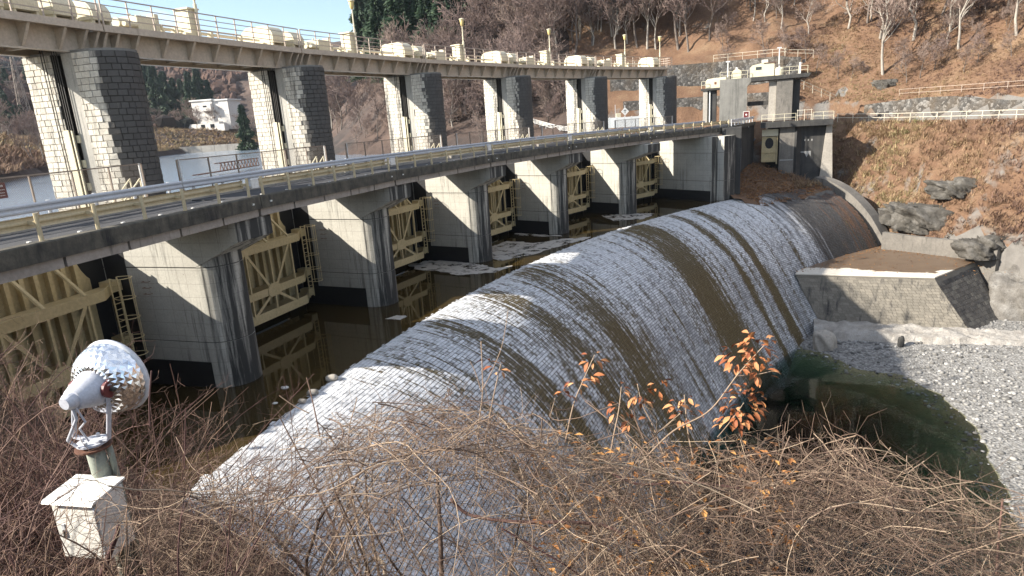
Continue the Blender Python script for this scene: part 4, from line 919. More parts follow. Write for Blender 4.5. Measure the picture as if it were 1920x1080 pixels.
def battered(a0, a1, b0, b1, course, length, seed, dark=0.):
    R = np.random.default_rng(seed); out = []; H = np.linalg.norm((a0+a1)/2-(b0+b1)/2); nc = int(H/course); nn = np.cross(b1-b0, a0-b0); nn /= np.linalg.norm(nn)
    for c_ in range(nc):
        v0, v1 = (c_+.025)/nc, (c_+.975)/nc; L_ = np.linalg.norm(a1-a0)*v0+np.linalg.norm(b1-b0)*(1-v0); q = -R.uniform(0, length)
        while q < L_:
            e = length*R.uniform(.7, 1.35); u0, u1 = max(q, 0)/L_+.012/L_, min(q+e, L_)/L_-.012/L_; q += e
            if u1-u0 < .04/L_*2: continue
            f = lambda u, v: (b0+(b1-b0)*u)*(1-v)+(a0+(a1-a0)*u)*v
            A = [f(u0, v0), f(u1, v0), f(u1, v1), f(u0, v1)]; cc = sum(A)/4; d = R.uniform(.02, .05)
            out.append((np.array(A + [cc+(p_-cc)*.985+nn*d*.4 for p_ in A]), R.uniform()*(1-dark)))
    return out
k3 = lambda p_, z: np.array([p_[0], p_[1], z])-o3
fs = battered(k3(TB[0], zt-.12), k3(TB[1], zt-.12), k3(BB[0], zb), k3(BB[1], zb), .34, .5, 3)
def bscore(v):
    p_, d = to_px(v[4:]+o3); return abs(np.cross(p_[1]-p_[0], p_[3]-p_[0]))
put_stones(fs, blk, 220, M['block_stone'], score=bscore, flip=False)
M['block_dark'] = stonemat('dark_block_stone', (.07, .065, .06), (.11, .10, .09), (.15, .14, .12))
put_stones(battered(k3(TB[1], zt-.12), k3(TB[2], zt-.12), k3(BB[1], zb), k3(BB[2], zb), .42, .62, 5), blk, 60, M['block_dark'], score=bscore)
k = NT('wet_block_top'); v = k.world(); n_ = k.noise(v, .22, 6, .55)
sp = k.n('ShaderNodeSeparateXYZ'); k.l(v, sp.inputs[0])
edge = k.math('ADD', k.math('MULTIPLY', sp.outputs['X'], .384), k.math('MULTIPLY', sp.outputs['Y'], .923))       # distance behind the front edge
e2_ = k.math('SUBTRACT', edge, 73.35)
wetm = k.ramp(k.math('ADD', k.math('MULTIPLY', e2_, .15), k.math('MULTIPLY', k.math('SUBTRACT', n_, .5), 1.3)), [(.36, 0.), (.40, 1.)])
wc = k.mix(k.noise(v, .8, 6, .6), (.085, .055, .035), (.17, .12, .08)); c = k.mix(wetm, k.mix(k.noise(v, 2, 5), (.52, .47, .40), (.60, .56, .48)), wc)
k.bump(k.noise(v, 10, 4), .2, .02); M['block_top'] = k.fin(c, k.ramp(wetm, [(0., .85), (1., .45)]), 0, .4)
m = MB(); m.prism([tuple(q) for q in (TB-np.array([41, 69]))*1.006], 2, zt-zb+.0, zt-zb+.14); m.build('top_slab', M['block_top'], blk, bevel=.03)
# stepped rock ledge in front of the block
M['ledge'] = ground('pale_bedrock', (.30, .27, .24), (.44, .41, .37), (.55, .52, .48), .7, None, bump=.8, bs=1.4)
M['rock_bank'] = ground('dark_bank_rock', (.07, .063, .055), (.13, .12, .105), (.24, .225, .205), .9, None, bump=1.0, bs=1.6)
M['rock'] = ground('grey_bedrock', (.11, .10, .09), (.21, .195, .175), (.34, .325, .30), .7, None, bump=1.0, bs=1.1)
def ledge(name, lab, a, b, depth, h, seed, mat):
    a = np.asarray(a, float); b = np.asarray(b, float); d = b-a; L_ = np.hypot(*d); t = thing(name, lab, 'rock', (a[0], a[1], 0), math.atan2(d[1], d[0]))
    nx, ny = int(L_/.35), 14; X, Y = np.meshgrid(np.linspace(0, L_, nx), np.linspace(-depth, depth*.4, ny), indexing='ij')
    Z = h*np.clip((Y+depth*(.75+.4*(vnoise(X, Y*0, .5, seed)-.5)))/(depth*.22), 0, 1)**.7*(.75+.6*vnoise(X, Y, .6, seed+1)) + (vnoise(X, Y, 2.2, seed+2)-.5)*.28
    Z = np.where(Y <= -depth+1e-6, -.6, Z); V = np.stack([X, Y+(vnoise(X, Y, 1.5, seed+4)-.5)*.4, Z], -1).reshape(-1, 3); q = (np.arange(nx-1)[:, None]*ny+np.arange(ny-1)).ravel()
    m = MB(); m.add(V, np.stack([q, q+ny, q+ny+1, q+1], 1)); m.build('rock_face', mat, t)
ledge('rock_ledge', 'pale stepped rock ledge along the foot of the masonry block', (31.5, 63.8), (50, 55.2), 3.4, 1.25, 5, M['ledge'])
boulder('white_boulder', (30.6, 59.6, .5), (1.15, .9, 1.35), M['white_rock'] if 'white_rock' in M else M['conc_pale'], 'white boulder at the water edge by the weir toe', 'boulder', seed=4, sub=4, rough=.45)
boulder('dark_stone', (37.0, 57.6, .9), (.28, .25, .75), M['conc_dark'], 'dark upright stone fin standing on the pale ledge', 'stone', seed=9, sub=3)
for n_, (x, y, z, s_, lb) in enumerate([(54.5, 63, 2.0, (4.2, 3.6, 4.0), 'rounded grey bedrock knob right of the masonry block'), (57.5, 58, 1.2, (3.6, 3.0, 2.8), 'lower grey bedrock knob at the right frame edge')]):
    boulder('bedrock_outcrop', (x, y, z), s_, M['rock'], lb, 'rock', 'bedrock outcrops on the far bank', seed=20+n_, sub=5, rough=.5)

# ================================================================ wing walls and abutment walls
def wall(name, lab, pts, tops, bottom, thick, mat, cap=None, cat='wall', side=1, bevel=0):
    P = np.asarray(pts, float); c = P.mean(0); t = thing(name, lab, cat, (c[0], c[1], min(np.min(bottom), 1e9)))
    b = np.broadcast_to(bottom, (len(P),)); d = np.gradient(P, axis=0); nrm = np.stack([d[:, 1], -d[:, 0]], 1); nrm /= np.linalg.norm(nrm, axis=1)[:, None]
    Q = P+nrm*thick*side; z0 = float(np.min(bottom)); m = MB(); n = len(P)
    V = np.concatenate([np.c_[P-c, b-z0], np.c_[P-c, np.asarray(tops)-z0], np.c_[Q-c, np.asarray(tops)-z0], np.c_[Q-c, b-z0]]); F = []
    for q in range(n-1): F += [[q, q+1, n+q+1, n+q], [n+q, n+q+1, 2*n+q+1, 2*n+q], [2*n+q, 2*n+q+1, 3*n+q+1, 3*n+q]]
    F += [[0, n, 2*n, 3*n], [n-1, 4*n-1, 3*n-1, 2*n-1]]; m.add(V, F); m.build('wall_body', mat, t, bevel=bevel); return t
pr = np.linspace(0, 15.2, 24); rr_ = 101.2-pr; tops = np.interp(pr, PS, ZW-PD)+np.interp(pr, [0, 6, 15.2], [1.0, .75, .7])
wall('side_wall', 'sloping concrete side wall running down the far edge of the weir', [pol(6.46+.012*q/4, r_)[:2] for q, r_ in enumerate(rr_)], tops, tops-5, 1.7, M['conc_mid'], side=-1)
wall('wing_wall', 'low grey concrete wing wall behind the masonry block', [(45.4, 75.8), (47.6, 73.2), (51.0, 67.6), (51.9, 65.6)], [8.1, 7.9, 8.0, 7.8], 3, .7, M['conc_mid'], side=1)
a5 = pol(5.33, 103.4); AB = wall('abutment_wall', 'abutment wall painted black for its shade, right of the long end pier', [a5[:2]+np.array([.2, -2.6]), (32.2, 88.2), (36.0, 93.6)], [ZROAD-.1]*3, ZW-1.5, 2.2, M['conc_dark'], side=-1)  # the wall's shade is painted in with black concrete
wall('bank_abutment', 'dark concrete abutment block under the walkway, beside the small gate', [(37.6, 93.2), (40.2, 89.2), (42.2, 90.4)], [ZROAD-.3]*3, 12, 3.0, M['conc_dark'], side=-1)
# white drip stains on the black wall read as thin lime runs
M['lime'] = blotch('lime_run', (.42, .41, .39), (.30, .30, .29), 3, .9, .1, 10)
# retaining walls above the path
M['rubble'] = None
k = NT('rubble_wall'); v = k.world(); e = k.voro(v, 2.6, 'DISTANCE_TO_EDGE'); cc = k.voro(v, 2.6, 'F1', 'Color'); sx = k.n('ShaderNodeSeparateColor'); k.l(cc, sx.inputs[0])
c = k.ramp(sx.outputs[0], [(0., (.05, .048, .045)), (.6, (.11, .105, .098)), (1., (.22, .21, .195))]); c = k.mix(k.ramp(e, [(.0, 1.), (.07, 0.)]), c, (.05, .045, .04))
c = k.mix(k.ramp(k.noise(v, .35, 5), [(.45, 0.), (.7, .6)]), c, (.12, .09, .06)); k.bump(e, .8, .15); M['rubble'] = k.fin(c, .92, 0, .25)
def off_bank(t0, t1, w, n=14):
    Q = []; L_ = np.r_[0, np.cumsum(np.hypot(*np.diff(BANK[:, :2], axis=0).T))]
    for s_ in np.linspace(t0, t1, n):
        p_ = np.array([np.interp(s_, L_, BANK[:, j]) for j in range(3)]); p2 = np.array([np.interp(s_+1, L_, BANK[:, j]) for j in range(3)]); d = (p2-p_)[:2]; d /= np.hypot(*d)+1e-9
        Q.append((p_[0]+d[1]*w, p_[1]-d[0]*w, p_[2]))
    return np.array(Q)
BL = np.r_[0, np.cumsum(np.hypot(*np.diff(BANK[:, :2], axis=0).T))]
q = off_bank(BL[1], BL[5]+4, 2.35, 26); wall('retaining_wall', 'long rubble retaining wall above the bank path', q[:, :2], q[:, 2]+2.5+.5*np.sin(np.arange(26)*.9), q[:, 2]-.6, .8, M['rubble'], side=1)
q = off_bank(BL[3]-4, BL[4]-1, 2.0, 10); wall('retaining_wall', 'taller rubble panel of the retaining wall over the path, at right', q[:, :2], q[:, 2]+4.6, q[:, 2]-.6, 1.0, M['rubble'], side=1)
q = off_bank(BL[7]-3, BL[9]+2, 3.2, 14); wall('retaining_wall', 'tall dark rubble retaining wall behind the small gatehouse', q[:, :2], q[:, 2]+4.2, q[:, 2]-.6, .8, M['rubble'], side=1)
q = off_bank(BL[7]-4, BL[9]+4, 7.2, 14); wall('retaining_wall', 'upper rubble retaining wall on the slope behind the gatehouse', q[:, :2], q[:, 2]+9.6, q[:, 2]+4.2, .8, M['rubble'], side=1)
# ================================================================ bank path railing, far road rails
def post_rail(name, lab, P, h, bars, spacing, mat, r=.04, group=None, cat='railing'):
    P = np.asarray(P, float); o0 = P[0].copy(); t = thing(name, lab, cat, tuple(o0), 0, group)
    L_ = np.r_[0, np.cumsum(np.linalg.norm(np.diff(P, axis=0), axis=1))]; n = max(1, round(L_[-1]/spacing)); s = np.linspace(0, L_[-1], n+1)
    Q = np.stack([np.interp(s, L_, P[:, j]) for j in range(3)], 1)-o0; po = MB(); po.beam((0, 0, -.15), (0, 0, h), r*1.6); p0 = None
    for q in Q:
        if p0 is None: p0 = po.build('post', mat, t); o = p0
        else: o = link('post', p0.data, None, t)
        o.location = q
    for b in bars:
        m = MB()
        for q, q2 in zip(P[:-1]-o0, P[1:]-o0): m.beam(q+np.array([0, 0, b]), q2+np.array([0, 0, b]), r*1.3)
        m.build('rail', mat, t)
    return t
M['pathrail'] = blotch('cream_path_rail', (.72, .66, .54), (.62, .56, .44), 2, .55, .05, 8)
bp = off_bank(BL[1], BL[7], -.75, 40); cut = [p_ for p_ in bp[::-1]]
mid = 18
post_rail('path_railing', 'cream post-and-rail barrier along the bank path, right part', bp[:24], 1.1, (1.08, .55), 2.0, M['pathrail'], .045)
post_rail('path_railing', 'cream post-and-rail barrier where the path bends to the gatehouse', bp[23:], 1.1, (1.08, .55), 2.0, M['pathrail'], .045)
p_ = bp[21]; t = thing('marker_post', 'short white marker post standing in the path railing', 'post', tuple(p_)); box('shaft', M['white'], t, -.14, .14, -.12, .12, 0, 1.35, bevel=.02); box('cap', M['white'], t, -.17, .17, -.15, .15, 1.35, 1.43)
q = np.array([np.array([np.interp(u_, np.arange(len(ROADP)), ROADP[:, j]) for j in range(3)]) for u_ in np.linspace(0, len(ROADP)-2, 30)]); q[:, 1] -= 1.0
post_rail('road_guardrail', 'white guardrail curving along the road on the far shore', q, .95, (.9, .7, .5, .3), 2.6, M['white'], .06, cat='guardrail')
q = off_bank(BL[2], BL[5], 4.2, 16); q[:, 2] += 3.2
post_rail('slope_railing', 'thin faded railing on top of the retaining wall', q, 1.1, (1.05, .5), 3.0, M['rail'], .03)
q = off_bank(BL[6], BL[8], 9.5, 8); q[:, 2] += 9.8
post_rail('slope_railing', 'pale railing on the upper wall behind the gatehouse', q, 1.1, (1.05, .55), 2.2, M['pathrail'], .035)
s0, s1 = np.array([42.8, 99.5, 27.0]), np.array([53.0, 101.0, 22.6])
post_rail('stair_railing', 'pale handrail descending from the gatehouse deck to the path', [s0, (s0+s1)/2, s1], 1.05, (1.0, .5), 1.6, M['pathrail'], .035)
# white barrier panels and diamond sign on the shore road
c0 = at_y(1130, 240, 101); c1 = at_y(1208, 236, 101)
t = thing('panel_barrier', 'long white panel barrier beside the far road', 'barrier', (c0[0], c0[1], c0[2]-.2), math.atan2(c1[1]-c0[1], c1[0]-c0[0]))
for q in range(6): box('panel', M['white'], t, q*1.12+.02, q*1.12+1.10, -.03, .03, .1, 1.62)
for q in range(7): box('post', M['white'], t, q*1.12-.04, q*1.12+.04, .04, .12, -1.2, 1.7)
p_ = at_y(1172, 226, 103)
t = thing('diamond_sign', 'white diamond road sign on a post by the far road', 'sign', tuple(p_)); beam('post', M['galv'], t, (0, 0, -2), (0, 0, 2.3), .09)
m = MB(); m.prism([(0, .75), (.62, 1.37), (0, 1.99), (-.62, 1.37)], 1, -.09, -.06); m.build('plate', M['white'], t)
m = MB(); m.box(-.05, .05, -.095, -.091, 1.1, 1.65); m.box(-.22, .22, -.095, -.091, 1.5, 1.58); m.build('symbol', M['black'], t)
p_ = at_y(1160, 226, 103); t = thing('roadside_box', 'small cream roadside box left of the diamond sign', 'cabinet', (p_[0], p_[1], p_[2])); box('body', M['cream'], t, -.4, .35, -.2, .2, -.8, 1.1, bevel=.02); beam('antenna', M['galv'], t, (-.5, 0, -.8), (-.5, 0, 2.4), .06); box('door', M['cream'], t, -.33, .28, -.22, -.205, -.5, .95)

# ================================================================ small gatehouse at the far bank
GA = math.radians(-20.6); G0 = at_y(1410, 222, 93.5); G0[2] = ZROAD
gh = thing('gatehouse', 'small concrete gatehouse with cream machinery on its deck', 'gatehouse', tuple(G0), GA)
g13 = 1/13.1
def gx(px): return (px-1410)*g13
zt_ = 6.05
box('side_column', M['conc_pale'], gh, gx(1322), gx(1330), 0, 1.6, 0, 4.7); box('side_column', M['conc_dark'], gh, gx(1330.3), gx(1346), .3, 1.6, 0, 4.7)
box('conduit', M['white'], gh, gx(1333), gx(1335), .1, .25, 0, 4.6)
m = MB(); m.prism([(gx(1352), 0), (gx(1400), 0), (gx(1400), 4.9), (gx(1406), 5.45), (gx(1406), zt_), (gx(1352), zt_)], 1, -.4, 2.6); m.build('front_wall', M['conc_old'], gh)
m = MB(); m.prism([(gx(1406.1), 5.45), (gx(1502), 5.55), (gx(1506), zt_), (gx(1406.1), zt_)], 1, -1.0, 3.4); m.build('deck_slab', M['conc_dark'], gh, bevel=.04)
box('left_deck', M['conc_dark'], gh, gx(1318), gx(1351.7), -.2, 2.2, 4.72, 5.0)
box('side_column', M['conc_pale'], gh, gx(1438), gx(1450), -.2, 2.0, 0, 5.44); box('side_column', M['conc_mid'], gh, gx(1450.3), gx(1477), -.7, 2.4, 0, 5.44); box('side_column', M['conc_dark'], gh, gx(1477.3), gx(1490), .3, 2.4, 0, 5.44)  # pale to black from left to right: the column's shading painted in
box('lintel_beam', M['conc_dark'], gh, gx(1401), gx(1437.5), 1.2, 2.2, 2.2, 2.8)
mm = lambda n_, l_, c_, x, y, z: thing(n_, l_, c_, tuple(G0+np.array([x*math.cos(GA)-y*math.sin(GA), x*math.sin(GA)+y*math.cos(GA), z])), GA)
t = mm('oil_tank', 'domed cream hood on the gatehouse deck, left of the box hut', 'machine', gx(1381), .6, zt_); m = MB(); m.prism([(-.7, 0)]+[(-.7*math.cos(a), .55+.75*math.sin(a)) for a in np.linspace(0, math.pi, 12)]+[(.7, 0)], 1, -.6, 1.0); m.build('hood', M['cream'], t); m = MB(); m.tube([(0, .2, 1.28), (0, .2, 1.55)], .16, 8); m.build('vent', M['galv'], t)
t = mm('machine_hut', 'cream machine hut with small window and rusty roof edge on the gatehouse', 'hut', gx(1404), .2, zt_); m = MB(); m.prism([(0, 0), (3.15, 0), (3.15, 1.75), (2.1, 1.9), (.3, 1.6), (0, 1.3)], 1, 0, 1.8); m.build('body', M['cream'], t); box('window', M['glass'], t, .75, 1.5, -.03, .02, .95, 1.35); box('roof_edge', M['rust'], t, 1.75, 3.3, -.12, 1.9, 1.76, 1.84); box('roof_box', M['white'], t, 1.5, 2.3, .4, 1.0, 1.9, 2.25)
t = mm('oil_tank', 'squat cream hood right of the box hut on the gatehouse', 'machine', gx(1454), .6, zt_); m = MB(); m.lathe([(.62, 0), (.62, .85), (.5, 1.05), (0, 1.15)], 14); m.build('hood', M['cream'], t, smooth=False); m = MB(); m.tube([(0, 0, 1.15), (0, 0, 1.3)], .1, 8); m.build('vent', M['galv'], t)
t = mm('machine_hood', 'long flat cream hood on the low left deck of the gatehouse', 'machine', gx(1326), .3, 5.0); m = MB(); m.prism([(0, 0), (2.9, 0), (2.9, 1.45), (.25, 1.3), (0, 1.0)], 1, 0, 1.6); m.build('body', M['cream'], t, bevel=.05); box('hatch', M['rust'], t, 1.2, 1.5, -.02, 0, .5, .85)
for px, hh, lb in ((1453, 3.6, 'white lamp mast above the gatehouse hut'), (1365, 3.4, 'thin white mast at the left of the gatehouse deck')):
    t = mm('mast', lb, 'mast', gx(px), .9, zt_ if px > 1400 else 5.0); beam('shaft', M['white'], t, (0, 0, 0), (0, 0, hh), .13); box('head', M['galv'], t, -.28, .28, -.12, .12, hh, hh+.15)
t = mm('signal_lamp', 'white signal post with black lamp at the right end of the gatehouse', 'lamp', gx(1488), .3, zt_); box('post', M['white'], t, -.12, .12, -.12, .12, 0, 1.5); box('lamp_head', M['black'], t, .25, .6, -.15, .15, 1.4, 1.85); box('arm', M['white'], t, .12, .3, -.05, .05, 1.35, 1.45)
def rail_line(par, xa, xb, y, z0):
    for x in np.linspace(xa, xb, max(2, int((xb-xa)/1.1)+1)): beam('railing_post', M['cream'], par, (x, y, z0), (x, y, z0+1.0), .05)
    for hh in (1.0, .5): beam('railing_bar', M['cream'], par, (xa, y, z0+hh), (xb, y, z0+hh), .045)
rail_line(gh, gx(1455), gx(1500), -.8, zt_); rail_line(gh, gx(1352), gx(1400), -.3, zt_); rail_line(gh, gx(1319), gx(1327), -.1, 5.0)
# walkway bridge and its gate below
wk = mm('gatehouse_walkway', 'dark walkway slab with cream railing in front of the gatehouse', 'walkway', gx(1425), -3.0, 0)
box('slab', M['conc_dark'], wk, 0, 9.0, 0, 2.2, -.85, -.1)
rail_line(wk, .1, 4.4, .1, -.1); 
for x in np.linspace(4.6, 6.3, 3): beam('railing_post', M['pathrail'], wk, (x, .1, -.1), (x, .1, 1.35), .06)
for hh in (1.35, .7): beam('railing_bar', M['pathrail'], wk, (4.5, .1, -.1+hh), (6.4, .1, -.1+hh), .05)
rail_line(wk, 6.5, 9.0, .1, -.1)
sg = mm('small_gate', 'small ochre gate with cream hood under the gatehouse walkway', 'gate', gx(1428), -1.6, -5.6)
box('hood', M['cream'], sg, 0, 2.1, -.2, .6, 3.6, 4.5); box('leaf', M['gate'], sg, .02, 1.9, .2, .35, 0, 3.5)
for hz in (.1, 1.3, 1.6): box('girder', M['gate'], sg, 0, 1.9, 0, .19, hz, hz+.28)
for a, b in (((.1, .3), (.95, 1.3)), ((.95, 1.3), (1.8, .3))): beam('brace', M['gate'], sg, (a[0], .1, a[1]), (b[0], .1, b[1]), .12)
m = MB(); m.prism([(1.0+.55*math.cos(a), 2.6+.75*math.sin(a)) for a in np.linspace(0, 2*math.pi, 14, endpoint=False)], 1, .12, .19); m.build('round_plate', M['black'], sg)
box('guide', M['gate'], sg, 1.93, 2.1, .0, .4, -.3, 3.5)
pl = mm('gate_cheek_wall', 'bluish concrete cheek wall right of the small ochre gate', 'wall', gx(1458), -2.2, -10); box('body', M['conc_mid'], pl, 0, 1.9, 0, 3, 0, 9.1); box('stain_band', M['lime'], pl, .1, 1.8, -.012, -.002, 4.6, 4.75)
pl = mm('dark_abutment', 'abutment wall with painted-in black shade below the path bend', 'wall', gx(1477), -1.6, -11); m = MB(); m.prism([(0, 0), (5.6, 0), (5.0, 10.6), (0, 10.6)], 1, 0, 3.5); m.build('body', M['conc_dark'], pl)  # shadow on this wall painted in as black concrete
m = MB(); m.prism([(3.6, 0), (5.62, 0), (5.02, 10.5), (4.4, 10.5)], 1, -.3, -.01); m.build('buttress', M['conc_pale'], pl)
for q in range(3): box('weep_hole', M['lime'], pl, 1.7+q*.45, 1.84+q*.45, -.02, -.003, 8.1, 8.35)
m = MB(); m.prism([(.9, 6.7), (2.6, 6.75), (2.6, 6.0), (2.35, 6.45), (2.1, 5.9), (1.8, 6.5), (.9, 6.6)], 1, -.02, -.004); m.build('lime_stain', M['lime'], pl)
t = mm('notice_board', 'small framed maroon notice board where the road meets the gatehouse', 'sign', gx(1395), -4.5, .0); box('board', M['redsign'], t, .05, .72, -.02, .02, .75, 1.5)
for x in (0, .74): beam('frame_post', M['white'], t, (x, 0, -.6), (x, 0, 1.58), .06)
for hz in (.72, 1.55): beam('frame_bar', M['white'], t, (0, 0, hz), (.74, 0, hz), .06)
m = MB(); m.prism([(.38+.12*math.cos(a), 1.12+.12*math.sin(a)) for a in np.linspace(0, 6.28, 12, endpoint=False)], 1, -.04, -.022); m.build('emblem', M['white'], t)
# road deck continuing past the last joint to the gatehouse
pA = pol(5.33, 103.4); m = MB(); P4 = [(pA[0], pA[1]), (36.0, 93.4), (33.0, 98.5), tuple(pol(5.33, 107.9)[:2])]
m.prism(P4, 2, ZROAD-.5, ZROAD-.1); t = thing('road_end', 'short road slab joining the bridge to the gatehouse', 'road slab', (0, 0, 0)); m.build('slab', M['asphalt'], t)
m = MB(); m.beam((pA[0]+.3, pA[1]+.3, ZROAD-.15), (35.8, 93.1, ZROAD-.15), .35, .4); m.build('kerb', M['kerb'], t)
d = np.array([35.8-pA[0], 93.1-pA[1], 0]); L_ = np.hypot(d[0], d[1])
t = thing('guardrail', 'galvanised guardrail panels where the road leaves the dam', 'guardrail', (pA[0], pA[1], ZROAD), math.atan2(d[1], d[0])); guard(t, .2, L_, -.1, M['galv'], .44)
# lime runs on the black abutment wall
R_ = random.Random(5); w0 = np.array([pA[0]+.2, pA[1]-2.6]); w1 = np.array([32.2, 88.2]); wu = (w1-w0)/np.hypot(*(w1-w0)); wn = np.array([wu[1], -wu[0]])
for q in range(11):
    p_ = w0+(w1-w0)*(.25+.07*q)+wn*.015; h = R_.uniform(.6, 2.6); zz = ZC-5.6+R_.uniform(-.3, .3); m = MB(); m.beam((p_[0], p_[1], zz-h), (p_[0], p_[1], zz), R_.uniform(.05, .13), .02, up=(wn[0], wn[1], 0)); m.build('lime_run', M['lime'], AB, off=AB.location)
# ================================================================ far shore: building, pylon, shore wall, floating boom
p_ = at_y(366, 236, 316); p_[2] = float(far_z(np.array([[p_[0]+9]]), np.array([[p_[1]-3]]))[0, 0])+1.0; M['render'] = blotch('white_render', (.78, .75, .70), (.70, .66, .61), .3, .8, .1, 3, (.4, .36, .32), .1, glo=.62, ghi=.8)
bd = thing('shore_building', 'white flat-roofed building on the far shore seen between the towers', 'building', tuple(p_), math.radians(-12)); bd.scale = (1.2, 1.2, 1.2)
box('wall', M['render'], bd, 0, 9.0, 0, 9, -1, 10.2); box('wall', M['render'], bd, 9.01, 15.5, .6, 9, -1, 9.9)
rf = box('roof', M['white'], bd, -.5, 9.4, -.5, 9.3, 10.2, 10.7); box('parapet', M['white'], rf, 9.41, 15.9, .2, 9.3, 9.9, 10.4)
b2 = box('bay_box', M['render'], bd, 4.6, 9.3, -1.5, 0, 6.2, 9.0); box('window', M['glass'], b2, 6.0, 7.6, -1.54, -1.48, 7.7, 8.3)
for q, (a, b, h) in enumerate(((-3, 5, 1.6), (5.01, 8.5, 2.4), (8.51, 11, 3.2), (11.01, 13, 2.0), (13.01, 15, 1.1))): box('annex', M['render'], bd, a, b, -3.2, -.6, -1.5, h)
for x in (4.9, 9.0): box('window', M['glass'], bd, x, x+1.8, -3.24, -3.19, -.2, 1.2)
a, b = at_z(282, 292, ZRES), at_z(452, 281, ZRES)
t = thing('shore_wall', 'grey concrete shore wall along the far water edge', 'wall', tuple(a), math.atan2(b[1]-a[1], b[0]-a[0])); L_ = np.hypot(*(b-a)[:2])
n_ = 7
for q in range(n_): box('wall_panel', M['conc_pale'], t, L_*q/n_+.05, L_*(q+1)/n_-.05, 0, 1.2, -1, 2.6)
p_ = at_y(46, 205, 300)
t = thing('pylon', 'grey steel lattice pylon left of the nearest tower', 'pylon', (p_[0], p_[1], p_[2]-12), .3); H_ = 34; lv = np.linspace(0, 1, 11)
wd = lambda u: 1.9*(1-u)+.5
m = MB()
for sx in (-1, 1):
    for sy in (-1, 1): beam('leg', M['wire'], t, (sx*wd(0), sy*wd(0), 0), (sx*wd(1), sy*wd(1), H_), .2)
for u, u2 in zip(lv[:-1], lv[1:]):
    for k1, k2 in (((-1, -1), (1, -1)), ((1, -1), (1, 1)), ((1, 1), (-1, 1)), ((-1, 1), (-1, -1))):
        m.beam((k1[0]*wd(u), k1[1]*wd(u), u*H_), (k2[0]*wd(u2), k2[1]*wd(u2), u2*H_), .1); m.beam((k2[0]*wd(u), k2[1]*wd(u), u*H_), (k1[0]*wd(u2), k1[1]*wd(u2), u2*H_), .1)
m.build('lattice', M['wire'], t, kind='stuff')
for zz in (24, 30): beam('cross_arm', M['wire'], t, (-5, 0, zz), (5, 0, zz), .25)
a, b = at_z(366, 330, ZRES+.3), at_z(482, 309, ZRES+.5); a, b = np.array(a), np.array(b)
t = thing('floating_boom', 'rusty lattice boom lying over the reservoir water', 'boom', tuple(a), math.atan2(b[1]-a[1], b[0]-a[0])); L_ = np.hypot(*(b-a)[:2])
for y in (-.35, .35): beam('chord', M['rust'], t, (0, y, .1), (L_, y, .1), .12); beam('chord', M['rust'], t, (L_*.33, y, 1.25), (L_, y, 1.25), .12)
n_ = 12
for q in range(n_):
    x0_, x1_ = L_*(.33+.67*q/n_), L_*(.33+.67*(q+1)/n_); xm = (x0_+x1_)/2
    beam('lattice_bar', M['rust'], t, (x0_, -.35, .1), (xm, -.35, 1.25), .09); beam('lattice_bar', M['rust'], t, (xm, -.35, 1.25), (x1_, -.35, .1), .09)
# ================================================================ trees
M['bark'] = blotch('grey_bark', (.20, .165, .14), (.12, .10, .085), 2, .9, .5, 14)
M['bark_pale'] = blotch('pale_bark', (.42, .38, .33), (.28, .25, .21), 2, .9, .4, 14)
M['twigs'] = blotch('grey_brown_twigs', (.23, .165, .14), (.17, .12, .105), .6, .9, 0.0, 5)
M['twigs_pink'] = blotch('pinkish_twigs', (.29, .215, .175), (.22, .16, .135), .6, .9, 0.0, 5)
def leafmat(name, a, b, c3, scale=1.5):
    k = NT(name); c = k.ramp(k.attr('tint'), [(0., a), (.5, b), (1., c3)]); v = k.world(); c = k.mix(.4, c, k.ramp(k.noise(v, scale, 4), [(.3, .45), (.7, 1.)]), 'MULTIPLY'); return k.fin(c, .7, 0, .25)
M['cedar'] = leafmat('cedar_foliage', (.010, .026, .014), (.020, .045, .022), (.045, .075, .030))
